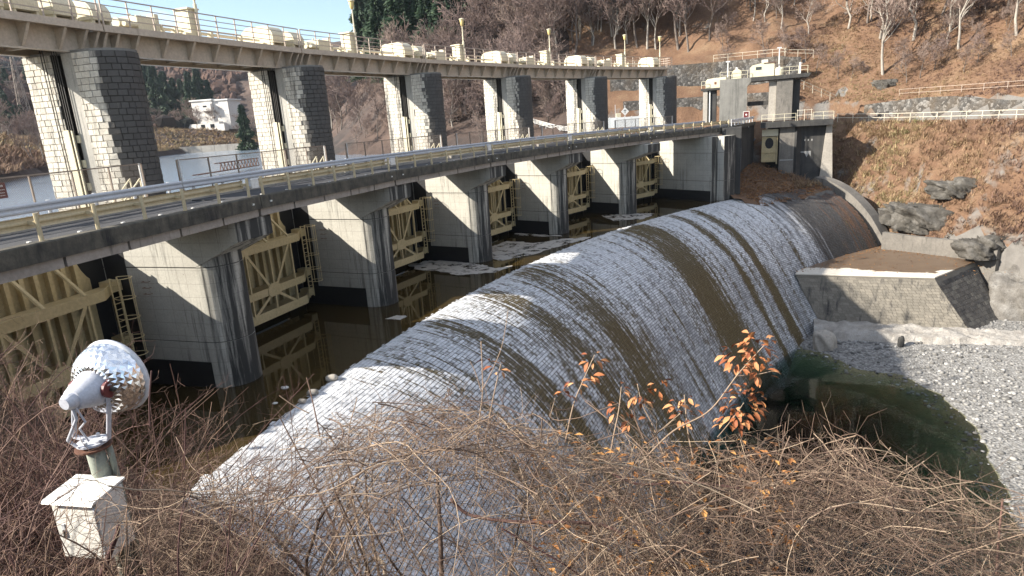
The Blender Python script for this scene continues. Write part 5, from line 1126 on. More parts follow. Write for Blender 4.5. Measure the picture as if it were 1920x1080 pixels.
def grow(seed, H, spread=1.0, levels=4, kids=(9, 5, 5, 4), lean=.08, r0=.22):
    """returns per level arrays of polylines (K=5) and radii"""
    R = np.random.default_rng(seed); out = []
    K = 5; u = np.linspace(0, 1, K)
    d = np.array([R.normal(0, lean), R.normal(0, lean), 1.]); P = np.cumsum(np.r_[np.zeros((1, 3)), np.tile(d, (K-1, 1))*H*.8/(K-1)+R.normal(0, .03*H, (K-1, 3))*np.array([1, 1, .2])], 0)
    P = P[None]; Rd = (r0*(1-.75*u))[None]; out.append((P, Rd))
    Ln = H*.48
    for lv in range(levels):
        n = kids[lv]; N = len(P); s = R.uniform(.25 if lv == 0 else .2, 1, (N, n)); 
        if lv == 0: s = np.sort(R.uniform(.32, 1, (N, n)))
        f = s*(K-1); i0 = np.clip(f.astype(int), 0, K-2); w = (f-i0)[..., None]; ar = np.arange(N)[:, None]
        st = P[ar, i0]*(1-w)+P[ar, i0+1]*w; tg = P[ar, i0+1]-P[ar, i0]; tg /= np.linalg.norm(tg, axis=-1, keepdims=True)+1e-9
        rs = Rd[ar, i0]*(1-w[..., 0])+Rd[ar, i0+1]*w[..., 0]
        rd = R.normal(0, 1, (N, n, 3)); rd -= (rd*tg).sum(-1, keepdims=True)*tg; rd /= np.linalg.norm(rd, axis=-1, keepdims=True)
        di = tg*R.uniform(.45, .8, (N, n, 1))+rd*R.uniform(.55, 1.0, (N, n, 1))*spread+np.array([0, 0, .22]); di /= np.linalg.norm(di, axis=-1, keepdims=True)
        ln = Ln*R.uniform(.55, 1.1, (N, n, 1, 1))*(1.15-.55*s[..., None, None] if lv == 0 else 1)
        steps = di[..., None, :]*ln/(K-1)+R.normal(0, .11, (N, n, K-1, 3))*ln/(K-1)*1.6
        steps[..., 2] += .04*ln[..., 0]
        Q = st[..., None, :]+np.concatenate([np.zeros((N, n, 1, 3)), np.cumsum(steps, 2)], 2)
        P = Q.reshape(-1, K, 3); r_ = np.minimum(rs*.62, .6*r0*.5**lv).reshape(-1); Rd = np.maximum(r_[:, None]*(1-.7*u)[None], .006); out.append((P, Rd)); Ln *= .50
    return out
def make_tree(seed, H, mats, spread=1.0, kids=(9, 5, 5, 4), twig=.022, r0=.22, name='bare_tree'):
    lv = grow(seed, H, spread, len(kids), kids, r0=r0); t = thing(name, 'x', 'tree')
    m = MB(); V, F, _ = polytubes(lv[0][0], lv[0][1], 8); m.add(V, F); V, F, _ = polytubes(lv[1][0], lv[1][1], 5); m.add(V, F); m.build('trunk', mats[0], t, smooth=True)
    m = MB()
    for P, Rd in lv[2:]: V, F, _ = polytubes(P[:, ::2] if len(P) > 300 else P, np.maximum(Rd, twig)[:, ::2] if len(P) > 300 else np.maximum(Rd, twig), 3); m.add(V, F)
    m.build('crown', mats[1], t, kind='stuff'); return t
def make_cedar(seed, H):
    R = np.random.default_rng(seed); t = thing('cedar_tree', 'x', 'tree')
    m = MB(); m.tube([(0, 0, -1), (0, 0, H*.5), (0, 0, H*.97)], [H*.016, H*.011, .02], 7); m.build('trunk', M['bark'], t)
    n = 2600; u = R.uniform(0, 1, n)**.8; z = H*(.12+.88*u); rad = H*.17*(1-u)**.75*(.75+.35*np.sin(u*26+seed)+.2*R.normal(0, 1, n))+.12
    rad = np.abs(rad)*R.uniform(.45, 1, n)**.5; a = R.uniform(0, 6.283, n); c = np.stack([rad*np.cos(a), rad*np.sin(a), z-rad*.25], 1)
    s = H*.022*R.uniform(.6, 1.5, n); d = np.stack([np.cos(a), np.sin(a), R.uniform(-.7, .2, n)], 1); d /= np.linalg.norm(d, axis=1)[:, None]
    sd = np.stack([-np.sin(a), np.cos(a), R.uniform(-.4, .4, n)], 1)
    V = np.stack([c-sd*s[:, None]*.6, c+d*s[:, None]*1.6+np.array([0, 0, .2])*s[:, None], c+sd*s[:, None]*.6, c+np.array([0, 0, .9])*s[:, None]], 1)
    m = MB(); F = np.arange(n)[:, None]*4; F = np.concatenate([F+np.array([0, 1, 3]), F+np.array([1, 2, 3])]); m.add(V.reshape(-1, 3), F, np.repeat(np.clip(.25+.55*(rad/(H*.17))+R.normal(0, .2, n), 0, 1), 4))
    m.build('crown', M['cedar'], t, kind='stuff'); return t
TP = [make_tree(11, 13, (M['bark'], M['twigs']), twig=.03), make_tree(23, 15, (M['bark'], M['twigs']), 1.15, twig=.03), make_tree(37, 11, (M['bark_pale'], M['twigs_pink']), .95, twig=.026), make_tree(41, 14, (M['bark_pale'], M['twigs_pink']), .8, twig=.03)]
SP_ = [make_tree(53, 7, (M['bark'], M['twigs_pink']), 1.3, (7, 5, 5, 3), .02, .12, 'leafless_shrub'), make_tree(59, 6, (M['bark'], M['twigs']), 1.4, (7, 6, 5, 3), .02, .10, 'leafless_shrub')]
CP = [make_cedar(3, 20), make_cedar(8, 23), make_cedar(15, 18)]
first = {}
def plant(proto, x, y, z, s, lab, group, rz=None):
    o = proto if id(proto) not in first else copy_tree(proto); first[id(proto)] = 1
    o.location = (x, y, z-.3); o.scale = (s, s, s); o.rotation_euler = (0, 0, random.uniform(0, 6.28) if rz is None else rz); return tag(o, lab, 'shrub' if 'shrub' in o.name else 'tree', group)
def surf_z(x, y):
    X, Y = np.array([[x]]), np.array([[y]])
    if 14 < x < 150 and 12 < y < 165: return float(hill_z(X, Y)[0, 0])
    return float(far_z(X, Y)[0, 0])
# --- singled-out trees of the right slope, found by marching the pixel ray to the slope
def march(px, py, d0=30, d1=700):
    v = ray(px, py); s = d0*(d1/d0)**np.linspace(0, 1, 260); X, Y, Z = v[0]*s, v[1]*s, ZC+v[2]*s
    H = np.where((X > 14) & (X < 150) & (Y > 12) & (Y < 165), hill_z(X[None], Y[None])[0], far_z(X[None], Y[None])[0]); k_ = np.argmax(Z < H)
    return (X[k_], Y[k_], H[k_]) if Z[k_] < H[k_] else None
SOLO = [(1272, 104, 0, 1.25, 'large dark bare tree on the slope above the far end of the hoist bridge'), (1655, 145, 3, 1.0, 'pale multi-stemmed bare tree above the retaining wall, roots on a rock'),
        (1712, 85, 2, 1.15, 'tall pale bare tree high on the slope right of the rock tree'), (1796, 52, 3, 1.1, 'straight pale bare tree near the top right of the slope'), (1590, 62, 2, .9, 'slender bare tree high above the gatehouse steps'),
        (1432, 104, 4, .8, 'small spreading bare tree just behind the gatehouse'), (1510, 118, 5, .9, 'low twiggy bare tree right of the gatehouse'), (1650, 75, 2, 1.1, 'tall pale bare tree left of the slope centre'), (1905, 75, 3, .9, 'bare tree at the right edge of the slope'), (1330, 88, 1, .8, 'dark bare tree left of the gatehouse mast')]
for px, py, k_, s_, lb in SOLO:
    q = march(px, py)
    if q: plant((TP+SP_)[k_], *q, s_, lb, 'bare trees on the far slope')
for n_, (px, py, s_, lb) in enumerate([(1745, 405, (3.6, 2.6, 2.0), 'large pale fractured outcrop low on the far bank'), (1690, 398, (2.2, 1.8, 1.5), 'grey outcrop beside the sloping weir wall'), (1800, 345, (2.8, 2.0, 1.5), 'grey outcrop below the purple brush'), (1850, 455, (2.0, 1.6, 1.5), 'small pale outcrop at the right of the bank'),
        (1660, 165, (1.6, 1.2, 1.0), 'rock at the foot of the pale multi-stemmed tree')]):
    q = march(px, py)
    if q: boulder('bedrock_outcrop', (q[0], q[1], q[2]-s_[2]*.65), s_, M['rock_bank'], lb, 'rock', 'bedrock outcrops on the far bank', seed=40+n_, sub=5, rough=.9, fine=.35)
R_ = random.Random(21); cnt = dict(b=0, c=0, s=0)
def in_poly(px, py, poly):
    r = False; n = len(poly); j = n-1
    for i in range(n):
        if (poly[i][1] > py) != (poly[j][1] > py) and px < (poly[j][0]-poly[i][0])*(py-poly[i][1])/(poly[j][1]-poly[i][1])+poly[i][0]: r = not r
        j = i
    return r
CED = [(650, 175), (690, 60), (830, -60), (880, -60), (880, 170)]
tries = 0
while tries < 1300 and (cnt['b'] < 170 or cnt['c'] < 85):
    tries += 1
    px, py = (R_.uniform(650, 880), R_.uniform(-60, 175)) if tries % 3 == 0 else (R_.uniform(560, 1300), R_.uniform(-70, 260)); q = march(px, py, 60, 640)
    if q is None or q[2] < 23: continue
    if in_poly(px, py, CED):
        if cnt['c'] < 85: plant(R_.choice(CP), *q, R_.uniform(.75, 1.1), 'dark green cedar in the grove on the far slope', 'cedars on the far slope'); cnt['c'] += 1
    elif cnt['b'] < 170 and not (1060 < px < 1300 and py > 110) and not (px < 890 and py < 205):
        plant(R_.choice(TP), *q, R_.uniform(.7, 1.2), 'bare tree of the winter woods behind the hoist bridge', 'winter woods behind the hoist bridge'); cnt['b'] += 1
for _ in range(34):   # more trunks high on the right slope
    px, py = R_.uniform(1290, 1930), R_.uniform(-75, 110); q = march(px, py, 60, 300)
    if q is None or q[2] < 28: continue
    plant(R_.choice(TP), *q, R_.uniform(.5, .95), 'bare tree scattered over the open leaf-litter slope', 'bare trees scattered on the open slope')
for _ in range(60):   # shrubs on the right slope
    px, py = R_.uniform(1300, 1920), R_.uniform(-60, 170); q = march(px, py, 60, 300)
    if q is None or q[2] < 25: continue
    plant(R_.choice(SP_), *q, R_.uniform(.35, .7), 'low leafless shrub in the leaf litter of the far slope', 'leafless shrubs on the far slope')
for _ in range(240):   # grey scrub on the shore seen between the towers
    if cnt['s'] >= 95: break
    px, py = R_.uniform(590, 1060), R_.uniform(130, 285); q = march(px, py, 80, 420)
    if q is None or q[2] < 19.6 or q[1] < 112: continue
    plant(R_.choice(SP_), *q, R_.uniform(.6, 1.15), 'grey leafless shrub on the shore slope between the towers', 'leafless shrubs between the towers'); cnt['s'] += 1
# --- far shore on the left
for px, py, s_ in [(272, 205, 1.2), (290, 200, 1.4), (305, 205, 1.55), (322, 203, 1.45), (338, 208, 1.3), (352, 205, 1.15), (368, 198, 1.1), (385, 190, 1.2), (402, 192, .95), (258, 195, .8)]:
    q = at_y(px, 236, 300+R_.uniform(0, 30)); plant(R_.choice(CP), q[0]*1.13, q[1]*1.13, surf_z(q[0]*1.13, q[1]*1.13), s_*1.1, 'dark cedar in the grove behind the white shore building', 'cedars behind the shore building')
q = at_y(462, 262, 252); plant(CP[1], q[0], q[1], surf_z(q[0], q[1]), .95, 'lone tall cedar right of the white shore building', None)
for q_ in range(10):
    px = R_.uniform(0, 60) if q_ < 4 else R_.uniform(-40, 120); q = at_y(px, 235, R_.uniform(230, 340)); plant(R_.choice(CP), q[0], q[1], surf_z(q[0], q[1]), R_.uniform(.5, .8), 'small cedar among brown woods at the left edge', 'cedars at the left edge')
for _ in range(75):
    px = R_.uniform(-30, 560); dist = R_.uniform(150, 330); q = at_y(px, 270, dist); z_ = surf_z(q[0], q[1])
    if z_ < 20.2: continue
    plant(R_.choice(TP[2:]), q[0], q[1], z_, R_.uniform(.5, .9), 'bare tree in the scrub along the far shore', 'bare trees along the far shore')
for _ in range(30):
    x, y = R_.uniform(-130, -60), R_.uniform(70, 170); z_ = surf_z(x, y)
    if z_ < 20.2: continue
    plant(R_.choice(TP), x, y, z_, R_.uniform(.45, .75), 'bare tree of the thick scrub on the near left shore', 'bare trees on the left shore')
# any prototype that was not used yet leaves the scene
for pr_ in TP+SP_+CP:
    if id(pr_) not in first: 
        for ch in list(pr_.children): bpy.data.objects.remove(ch)
        bpy.data.objects.remove(pr_)
# ---------------------------------------------------------------- woods too far off to count
def blobs(name, lab, X, Y, Z, s, tint, mat, cat='woods'):
    n = len(X); R = np.random.default_rng(1); V = IV[None]*(s[:, None, None]*np.array([1, 1, 1.15]))*R.uniform(.6, 1.3, (n, len(IV), 1)); V = V+np.stack([X, Y, Z], 1)[:, None]
    m = MB(); m.add(V.reshape(-1, 3), (np.arange(n)[:, None, None]*len(IV)+IF[None]).reshape(-1, 3), np.repeat(tint, len(IV))); return tag(m.build(name, mat), lab, cat, kind='stuff')
k = NT('far_wood_crowns'); c = k.ramp(k.attr('tint'), [(0., (.015, .026, .024)), (.3, (.032, .038, .034)), (.5, (.085, .058, .05)), (1., (.135, .085, .066))]); v = k.world()
c = k.mix(.6, c, k.ramp(k.noise(v, .8, 5, .7), [(.3, .35), (.7, 1.)]), 'MULTIPLY'); k.bump(k.noise(v, 1.2, 4), 1., .6); M['woods'] = k.fin(c, .95, 0, .1)
R = np.random.default_rng(77); X = R.uniform(-700, 60, 26000); Y = R.uniform(240, 960, 26000); wl = -sdist(X, Y, LEFT)[0]; wr = sdist(X, Y, BANK)[0]
ok = ((wl > 40) & (wr < 0)) | ((wr > 25) & (Y > 260)); X, Y = X[ok], Y[ok]; p2, dp = to_px(np.stack([X, Y, Y*0+40], 1)); ok = (p2[:, 0] > -80) & (p2[:, 0] < 980); X, Y = X[ok][:11000], Y[ok][:11000]
Z = far_z(X[None], Y[None])[0]; tn = np.clip(vnoise(X, Y, .012, 3, 4)*1.9-.45+R.normal(0, .12, len(X)), 0, 1)
blobs('far_woods', 'brown and dark green woods covering the distant hills', X, Y, Z+2.0, R.uniform(2.2, 4.6, len(X)), tn, M['woods'])
# ---------------------------------------------------------------- dry brush
def brush(name, lab, X, Y, Z, H, tint, seed, blades=9, w=.03):
    n = len(X); R = np.random.default_rng(seed); a = R.uniform(0, 6.283, (n, blades)); ln = R.uniform(.2, 1.0, (n, blades))
    d = np.stack([np.cos(a)*ln, np.sin(a)*ln, R.uniform(.35, 1.0, (n, blades))], -1); h = H[:, None]*R.uniform(.5, 1.1, (n, blades))
    o = np.stack([X, Y, Z-.05], 1)[:, None]+np.concatenate([R.normal(0, .18, (n, blades, 2)), np.zeros((n, blades, 1))], -1)*H[:, None, None]
    s = np.stack([-np.sin(a), np.cos(a), a*0], -1)*w*(H[:, None, None])**.5; m1 = o+d*h[..., None]*.55; tip = o+d*h[..., None]*np.array([1.25, 1.25, .85])
    V = np.stack([o-s, o+s, m1+s*.7, m1-s*.7, tip], 2).reshape(-1, 3); b = np.arange(n*blades)[:, None]*5
    m = MB(); m.add(V, b+np.array([0, 1, 2, 3]), np.repeat(np.repeat(tint, blades)+R.normal(0, .06, n*blades), 5)); m.f.append((b+np.array([3, 2, 4])))
    return tag(m.build(name, M['brush'], None), lab, 'brush', kind='stuff')
k = NT('dry_brush'); c = k.ramp(k.attr('tint'), [(0., (.12, .075, .065)), (.3, (.18, .11, .08)), (.55, (.27, .18, .105)), (.8, (.37, .28, .16)), (1., (.15, .15, .06))]); M['brush'] = k.fin(c, .85, 0, .2)
R = np.random.default_rng(5)
X = R.uniform(38, 92, 34000); Y = R.uniform(45, 118, 34000); w_ = sdist(X, Y, BANK)[0]; Z = hill_z(X[None], Y[None])[0]; r_, ix_ = ridx(X, Y)
keepm = ((w_ < -.8) & (Z > 3.5) & ((ix_ > 6.5) | (r_ > 100))) | (w_ > 3.2)
X, Y, Z, w_ = X[keepm], Y[keepm], Z[keepm], w_[keepm]
tn = np.clip(vnoise(X, Y, .11, 15, 4)*1.5-.28+R.normal(0, .08, len(X)), 0, .95); hh = np.where(w_ < 0, R.uniform(.35, 1.3, len(X)), R.uniform(.2, .6, len(X)))*(.6+.8*vnoise(X, Y, .15, 3))
pq_, dq_ = to_px(np.stack([X, Y, Z], 1)); vis = (pq_[:, 0] > 1480) & (pq_[:, 0] < 1990) & (pq_[:, 1] > -40); X, Y, Z, hh, tn = X[vis][:15000], Y[vis][:15000], Z[vis][:15000], hh[vis][:15000], tn[vis][:15000]
brush('dry_brush', 'tangled brown and purple dry brush on the far bank', X, Y, Z, hh, tn, 6, 12, .032)
X = R.uniform(28, 46, 3500); Y = R.uniform(72, 95, 3500); r_, ix_ = ridx(X, Y); ok = (ix_ > 5.2) & (ix_ < 6.42) & (r_ > 98.2); X, Y = X[ok], Y[ok]; Z = hill_z(X[None], Y[None])[0]
brush('dry_brush', 'rusty dry weeds on the shoulder above the far end of the weir', X, Y, Z, R.uniform(.1, .45, len(X)), R.uniform(.2, .6, len(X)), 7)
X = R.uniform(-160, -84, 9000); Y = R.uniform(150, 330, 9000); ul = -sdist(X, Y, LEFT)[0]; ok = (ul > 1) & (ul < 45); X, Y = X[ok], Y[ok]; Z = far_z(X[None], Y[None])[0]
brush('reed_bank', 'straw-coloured reeds along the far reservoir shore', X, Y, Z, R.uniform(.8, 2.0, len(X)), np.clip(.62+vnoise(X, Y, .06, 4)*.4-.15+R.normal(0, .08, len(X)), .3, .9), 8, 9, .09)
X = R.uniform(-125, -40, 9000); Y = R.uniform(45, 165, 9000); ul = -sdist(X, Y, LEFT)[0]; ok = (ul > .5) & (ul < 55); X, Y = X[ok], Y[ok]; Z = far_z(X[None], Y[None])[0]
brush('shore_scrub', 'dark brown scrub on the near left shore of the reservoir', X, Y, Z, R.uniform(1.0, 3.2, len(X)), np.clip(.12+vnoise(X, Y, .07, 9)*.4+R.normal(0, .06, len(X)), 0, .9), 9, 10, .05)
# fallen leaves
def leaves(name, lab, P, s, tint, seed, mat):
    n = len(P); R = np.random.default_rng(seed); a = R.uniform(0, 6.283, n); d = np.stack([np.cos(a), np.sin(a), R.uniform(-.3, .3, n)], 1)*s[:, None]; q = np.stack([-np.sin(a), np.cos(a), R.uniform(-.3, .3, n)], 1)*s[:, None]*.45
    V = np.stack([P-d, P+q+np.array([0, 0, .25])*s[:, None], P+d, P-q+np.array([0, 0, .25])*s[:, None]], 1).reshape(-1, 3); m = MB(); m.add(V, np.arange(n)[:, None]*4+np.array([0, 1, 2, 3]), np.repeat(tint, 4)); return tag(m.build(name, mat), lab, 'leaves', kind='stuff')
k = NT('fallen_leaves'); c = k.ramp(k.attr('tint'), [(0., (.10, .045, .02)), (.5, (.26, .11, .035)), (1., (.42, .22, .07))]); M['leaf'] = k.fin(c, .75, 0, .3)
n = 5000; X = R.uniform(30, 50.5, n); Y = R.uniform(61, 79, n); e_ = X*.384+Y*.923-73.35; from_edge = np.abs(R.normal(0, 1.0, n))
r_, ix_ = ridx(X, Y); ok = (e_ > .6) & (R.uniform(0, 1, n) < np.clip(.08+np.exp(-np.abs(r_-91.8)/1.1)+np.exp(-np.abs(sdist(X, Y, np.array([(45.4, 75.8, 0), (47.6, 73.2, 0), (51, 67.6, 0)]))[0])/1.0), 0, 1)) & (r_ < 91.6+3); X, Y = X[ok], Y[ok]
leaves('fallen_leaves', 'rusty fallen leaves drifted over the masonry block top', np.stack([X, Y, X*0+ZC-18.1+.17], 1), R.uniform(.06, .13, len(X)), R.uniform(0, 1, len(X)), 3, M['leaf'])
n = 9000; X = R.uniform(28, 47, n); Y = R.uniform(72, 96, n); r_, ix_ = ridx(X, Y); ok = (ix_ > 5.2) & (ix_ < 6.43) & (r_ > 97.8); X, Y = X[ok], Y[ok]; Z = hill_z(X[None], Y[None])[0]
leaves('fallen_leaves', 'orange fallen leaves on the shaded shoulder above the weir', np.stack([X, Y, Z+.06], 1), R.uniform(.08, .18, len(X)), R.uniform(.2, 1, len(X)), 4, M['leaf'])
# ================================================================ foreground: floodlight, cabinet, thicket
k = NT('dimpled_aluminium'); v = k.world(); k.bump(k.noise(v, 60, 3), .05, .005); M['alu'] = k.fin((.86, .86, .87), .22, 1.0)
M['lamp_grey'] = blotch('pale_grey_lamp_paint', (.60, .61, .66), (.52, .53, .58), 6, .45, .04, 20, spec=.5)
M['pole_green'] = blotch('flaking_green_pole', (.33, .36, .30), (.24, .26, .22), 5, .7, .3, 30, (.25, .12, .08), 2.0, glo=.6, ghi=.7)
M['cab'] = blotch('cream_white_cabinet', (.88, .86, .80), (.84, .81, .74), 3, .4, .03, 20, (.5, .4, .28), 1.0, glo=.72, ghi=.9)
fl = thing('floodlight', 'large floodlight with dimpled aluminium reflector on a short pole', 'floodlight', (-3.90, 5.42, 19.0))
B = np.array([-3.90, 5.42, 19.0]); cap_p = np.array([-3.79, 5.0, ZC-2.06]); ax = Vector((.24, .96, .06)).normalized()
Mt = Matrix.Translation(Vector(cap_p-B)) @ ax.to_track_quat('Z', 'Y').to_matrix().to_4x4()
m = MB(); m.lathe([(0, -.02), (.05, -.02), (.072, .02), (.078, .06), (.0, .06)], 20, Mt); m.build('end_cap', M['lamp_grey'], fl, smooth=False)
m = MB(); m.lathe([(.085, .06), (.095, .065), (.158, .24), (.166, .265), (.166, .285), (.158, .285)], 28, Mt); m.build('housing', M['lamp_grey'], fl, smooth=True)
prof = [(.160, .27), (.215, .282), (.262, .312), (.294, .352), (.316, .400), (.329, .452), (.336, .505)]; n = 30; m = MB(); Mn = np.array(Mt)
for q in range(len(prof)-1):       # each dimple is a small four-sided pyramid
    for j in range(n):
        a0, a1 = 2*math.pi*(j+.5*(q % 2))/n, 2*math.pi*(j+1+.5*(q % 2))/n; c4 = [(prof[q][0], a0, prof[q][1]), (prof[q][0], a1, prof[q][1]), (prof[q+1][0], a1, prof[q+1][1]), (prof[q+1][0], a0, prof[q+1][1])]
        P = np.array([(r*math.cos(a), r*math.sin(a), h) for r, a, h in c4]); cc = P.mean(0); rr = np.hypot(cc[0], cc[1]); cc = cc*np.array([(rr+.007)/rr, (rr+.007)/rr, 1]); cc[2] -= .005
        P = np.r_[P, cc[None]]@Mn[:3, :3].T+Mn[:3, 3]; m.add(P, [[0, 1, 4], [1, 2, 4], [2, 3, 4], [3, 0, 4]])
m.build('reflector', M['alu'], fl)
m = MB(); m.lathe([(.330, .495), (.347, .505), (.353, .525), (.347, .545), (.330, .535)], 36, Mt); m.build('rim', M['galv'], fl, smooth=True)
m = MB(); m.lathe([(.0, .535), (.330, .531)], 36, Mt); m.build('front_glass', M['glass'], fl)
sidev = np.cross(np.array(ax), (0, 0, 1)); sidev /= np.linalg.norm(sidev); piv = cap_p+np.array(ax)*.27
bz = ZC-2.58; pc = np.array([-3.87, 5.30, bz])
for s_, nm in ((-1, 'yoke_arm'), (1, 'yoke_arm')):
    a0 = piv+sidev*s_*.19; m = MB(); m.beam(a0+np.array([0, 0, .05])-B, pc+sidev*s_*.19+np.array([0, 0, .06])-B, .045, .012); m.beam(pc+sidev*s_*.19+np.array([0, 0, .05])-B, pc-B+np.array([0, 0, .02]), .05, .014); m.build(nm, M['lamp_grey'], fl)
    m = MB(); m.lathe([(0, -.02), (.075, -.015), (.075, .015), (0, .02)], 16, Matrix.Translation(Vector(piv+sidev*s_*.175-B)) @ Vector(sidev).to_track_quat('Z', 'Y').to_matrix().to_4x4()); m.build('pivot_disc', M['redsign'], fl)
    m = MB(); m.lathe([(0, 0), (.018, 0), (.018, .04), (0, .05)], 8, Matrix.Translation(Vector(piv+sidev*s_*.195-B)) @ Vector(sidev*s_).to_track_quat('Z', 'Y').to_matrix().to_4x4()); m.build('pivot_bolt', M['cable'], fl)
m = MB(); st_ = cap_p+np.array([.02, .03, -.03])-B; en_ = pc+np.array([-.06, -.12, .03])-B; pts = [st_, st_+np.array([-.005, .02, -.14]), (st_+en_)/2+np.array([-.07, -.02, -.12]), en_+np.array([-.05, 0, .05]), en_]
m.tube(pts, .014, 8); m.build('supply_cable', M['lamp_grey'], fl)
m = MB(); pts = [st_+np.array([.02, 0, 0]), st_+np.array([.05, .04, -.18]), en_+np.array([.05, .02, .16]), en_+np.array([.08, .05, .02])]; m.tube(pts, .009, 7); m.build('supply_cable', M['lamp_grey'], fl)
for dz, rr in ((0, .13), (-.045, .15)):
    m = MB(); m.lathe([(0, 0), (rr, 0), (rr, .018), (0, .018)], 20, Matrix.Translation(Vector(pc-B+np.array([0, 0, dz])))); m.build('base_plate', M['lamp_grey'] if dz == 0 else M['rust'], fl)
for a in np.linspace(0, 6.28, 5)[:-1]: m = MB(); m.lathe([(0, 0), (.016, 0), (.016, .03), (0, .03)], 6, Matrix.Translation(Vector(pc-B+np.array([.09*math.cos(a), .09*math.sin(a), .02])))); m.build('bolt', M['galv'], fl)
m = MB(); m.tube([np.array([0, 0, .2]), np.array([0.0, -.06, bz-19.0-.35]), pc-B+np.array([0, 0, -.04])], [.085, .078, .072], 14); m.build('pole', M['pole_green'], fl, smooth=True)
m = MB(); m.tube([np.array([.11, .03, .2]), np.array([.10, -.02, bz-19.3]), pc-B+np.array([.10, .05, -.05])], .028, 8); m.build('conduit', M['pole_green'], fl, smooth=True)
for q in range(4): m = MB(); zz = .5+q*.55; m.lathe([(.088, 0), (.095, .005), (.095, .035), (.088, .04)], 14, Matrix.Translation(Vector((0, -.02, zz)))); m.build('strap', M['wire'], fl)
cb = thing('cabinet', 'cream white metal control cabinet with sloping lid in the thicket', 'cabinet', (-3.93, 5.16, 20.43), math.radians(-12))
box('body', M['cab'], cb, -.235, .235, -.155, .15, 0, .585, bevel=.008)
m = MB(); m.prism([(-.215, .59), (.17, .625), (.17, .645), (-.20, .612), (-.225, .585)], 0, -.262, .262); m.build('lid', M['cab'], cb, bevel=.004)
d_ = box('door', M['cab'], cb, -.222, .205, -.168, -.157, .018, .568, bevel=.004)
h_ = box('handle_plate', M['galv'], d_, -.168, -.132, -.176, -.169, .22, .36, bevel=.004); box('latch', M['cable'], d_, -.158, -.142, -.184, -.1765, .235, .30)
for zz in (.08, .47): box('hinge', M['galv'], cb, .207, .222, -.175, -.156, zz, zz+.06)

# ---------------------------------------------------------------- stems
def twigmat(name, a, b, c3):
    k = NT(name); c = k.ramp(k.attr('tint'), [(0., a), (.5, b), (1., c3)]); v = k.world(); c = k.mix(.35, c, k.ramp(k.noise(v, 18, 3), [(.3, .4), (.7, 1.)]), 'MULTIPLY'); return k.fin(c, .75, 0, .25)
M['vine'] = twigmat('tan_vine', (.07, .044, .035), (.19, .128, .092), (.44, .335, .235))
M['redtwig'] = twigmat('red_brown_twig', (.075, .035, .034), (.15, .085, .068), (.28, .19, .135))
R = np.random.default_rng(99)
CX_ = [200, 380, 480, 560, 640, 760, 850, 950, 1050, 1200, 1300, 1400, 1500, 1600, 1700, 1800, 1960]; CY_ = [905, 880, 850, 812, 772, 748, 738, 765, 808, 826, 832, 818, 802, 818, 850, 892, 950]
def wpt(px, py, d):     # world point at forward depth d along the pixel ray
    v = CFW[None] + CRT[None]*((px-960)/FPX)[:, None] - CUP[None]*((py-540)/FPX)[:, None]; return v*d[:, None]+np.array([0, 0, ZC])
def strands(px, py, d, ln, rad, curl=.36, droop=.12, K=12, flat=.5):
    n = len(px); P0 = wpt(px, py, d); a = R.uniform(0, 6.283, n); di = np.stack([np.cos(a), np.sin(a)*.6, R.normal(.05, flat, n)], 1); di /= np.linalg.norm(di, axis=1)[:, None]
    P = np.zeros((n, K, 3)); P[:, 0] = P0-di*ln[:, None]*.5; w = R.normal(0, curl, (n, 3)); st = ln/(K-1)
    for q in range(1, K):
        w = w*.75+R.normal(0, curl*.6, (n, 3)); di = di+w*.5; di[:, 2] -= droop*.3; di /= np.linalg.norm(di, axis=1)[:, None]; P[:, q] = P[:, q-1]+di*st[:, None]
    u = np.linspace(0, 1, K); Rd = rad[:, None]*(1.05-.65*u)[None]; return P, Rd
def side_twigs(P, Rd, per, ln, lo=.1):
    n, K, _ = P.shape; s = R.uniform(lo, .98, (n, per))*(K-1); i0 = np.clip(s.astype(int), 0, K-2); w = (s-i0)[..., None]; ar = np.arange(n)[:, None]
    st = P[ar, i0]*(1-w)+P[ar, i0+1]*w; tg = P[ar, i0+1]-P[ar, i0]; tg /= np.linalg.norm(tg, axis=-1, keepdims=True)+1e-9; rd = R.normal(0, 1, (n, per, 3)); rd[..., 2] += .3
    di = tg*.55+rd*.45; di /= np.linalg.norm(di, axis=-1, keepdims=True); L_ = ln*R.uniform(.4, 1.2, (n, per, 1)); m1 = st+di*L_*.5+R.normal(0, .12, (n, per, 3))*L_; e = st+di*L_+R.normal(0, .14, (n, per, 3))*L_
    Q = np.stack([st, m1, e], 2).reshape(-1, 3, 3); r = np.minimum(Rd[ar, i0]*.62, .0035).reshape(-1); return Q, np.stack([r, r*.8, r*.5], 1)
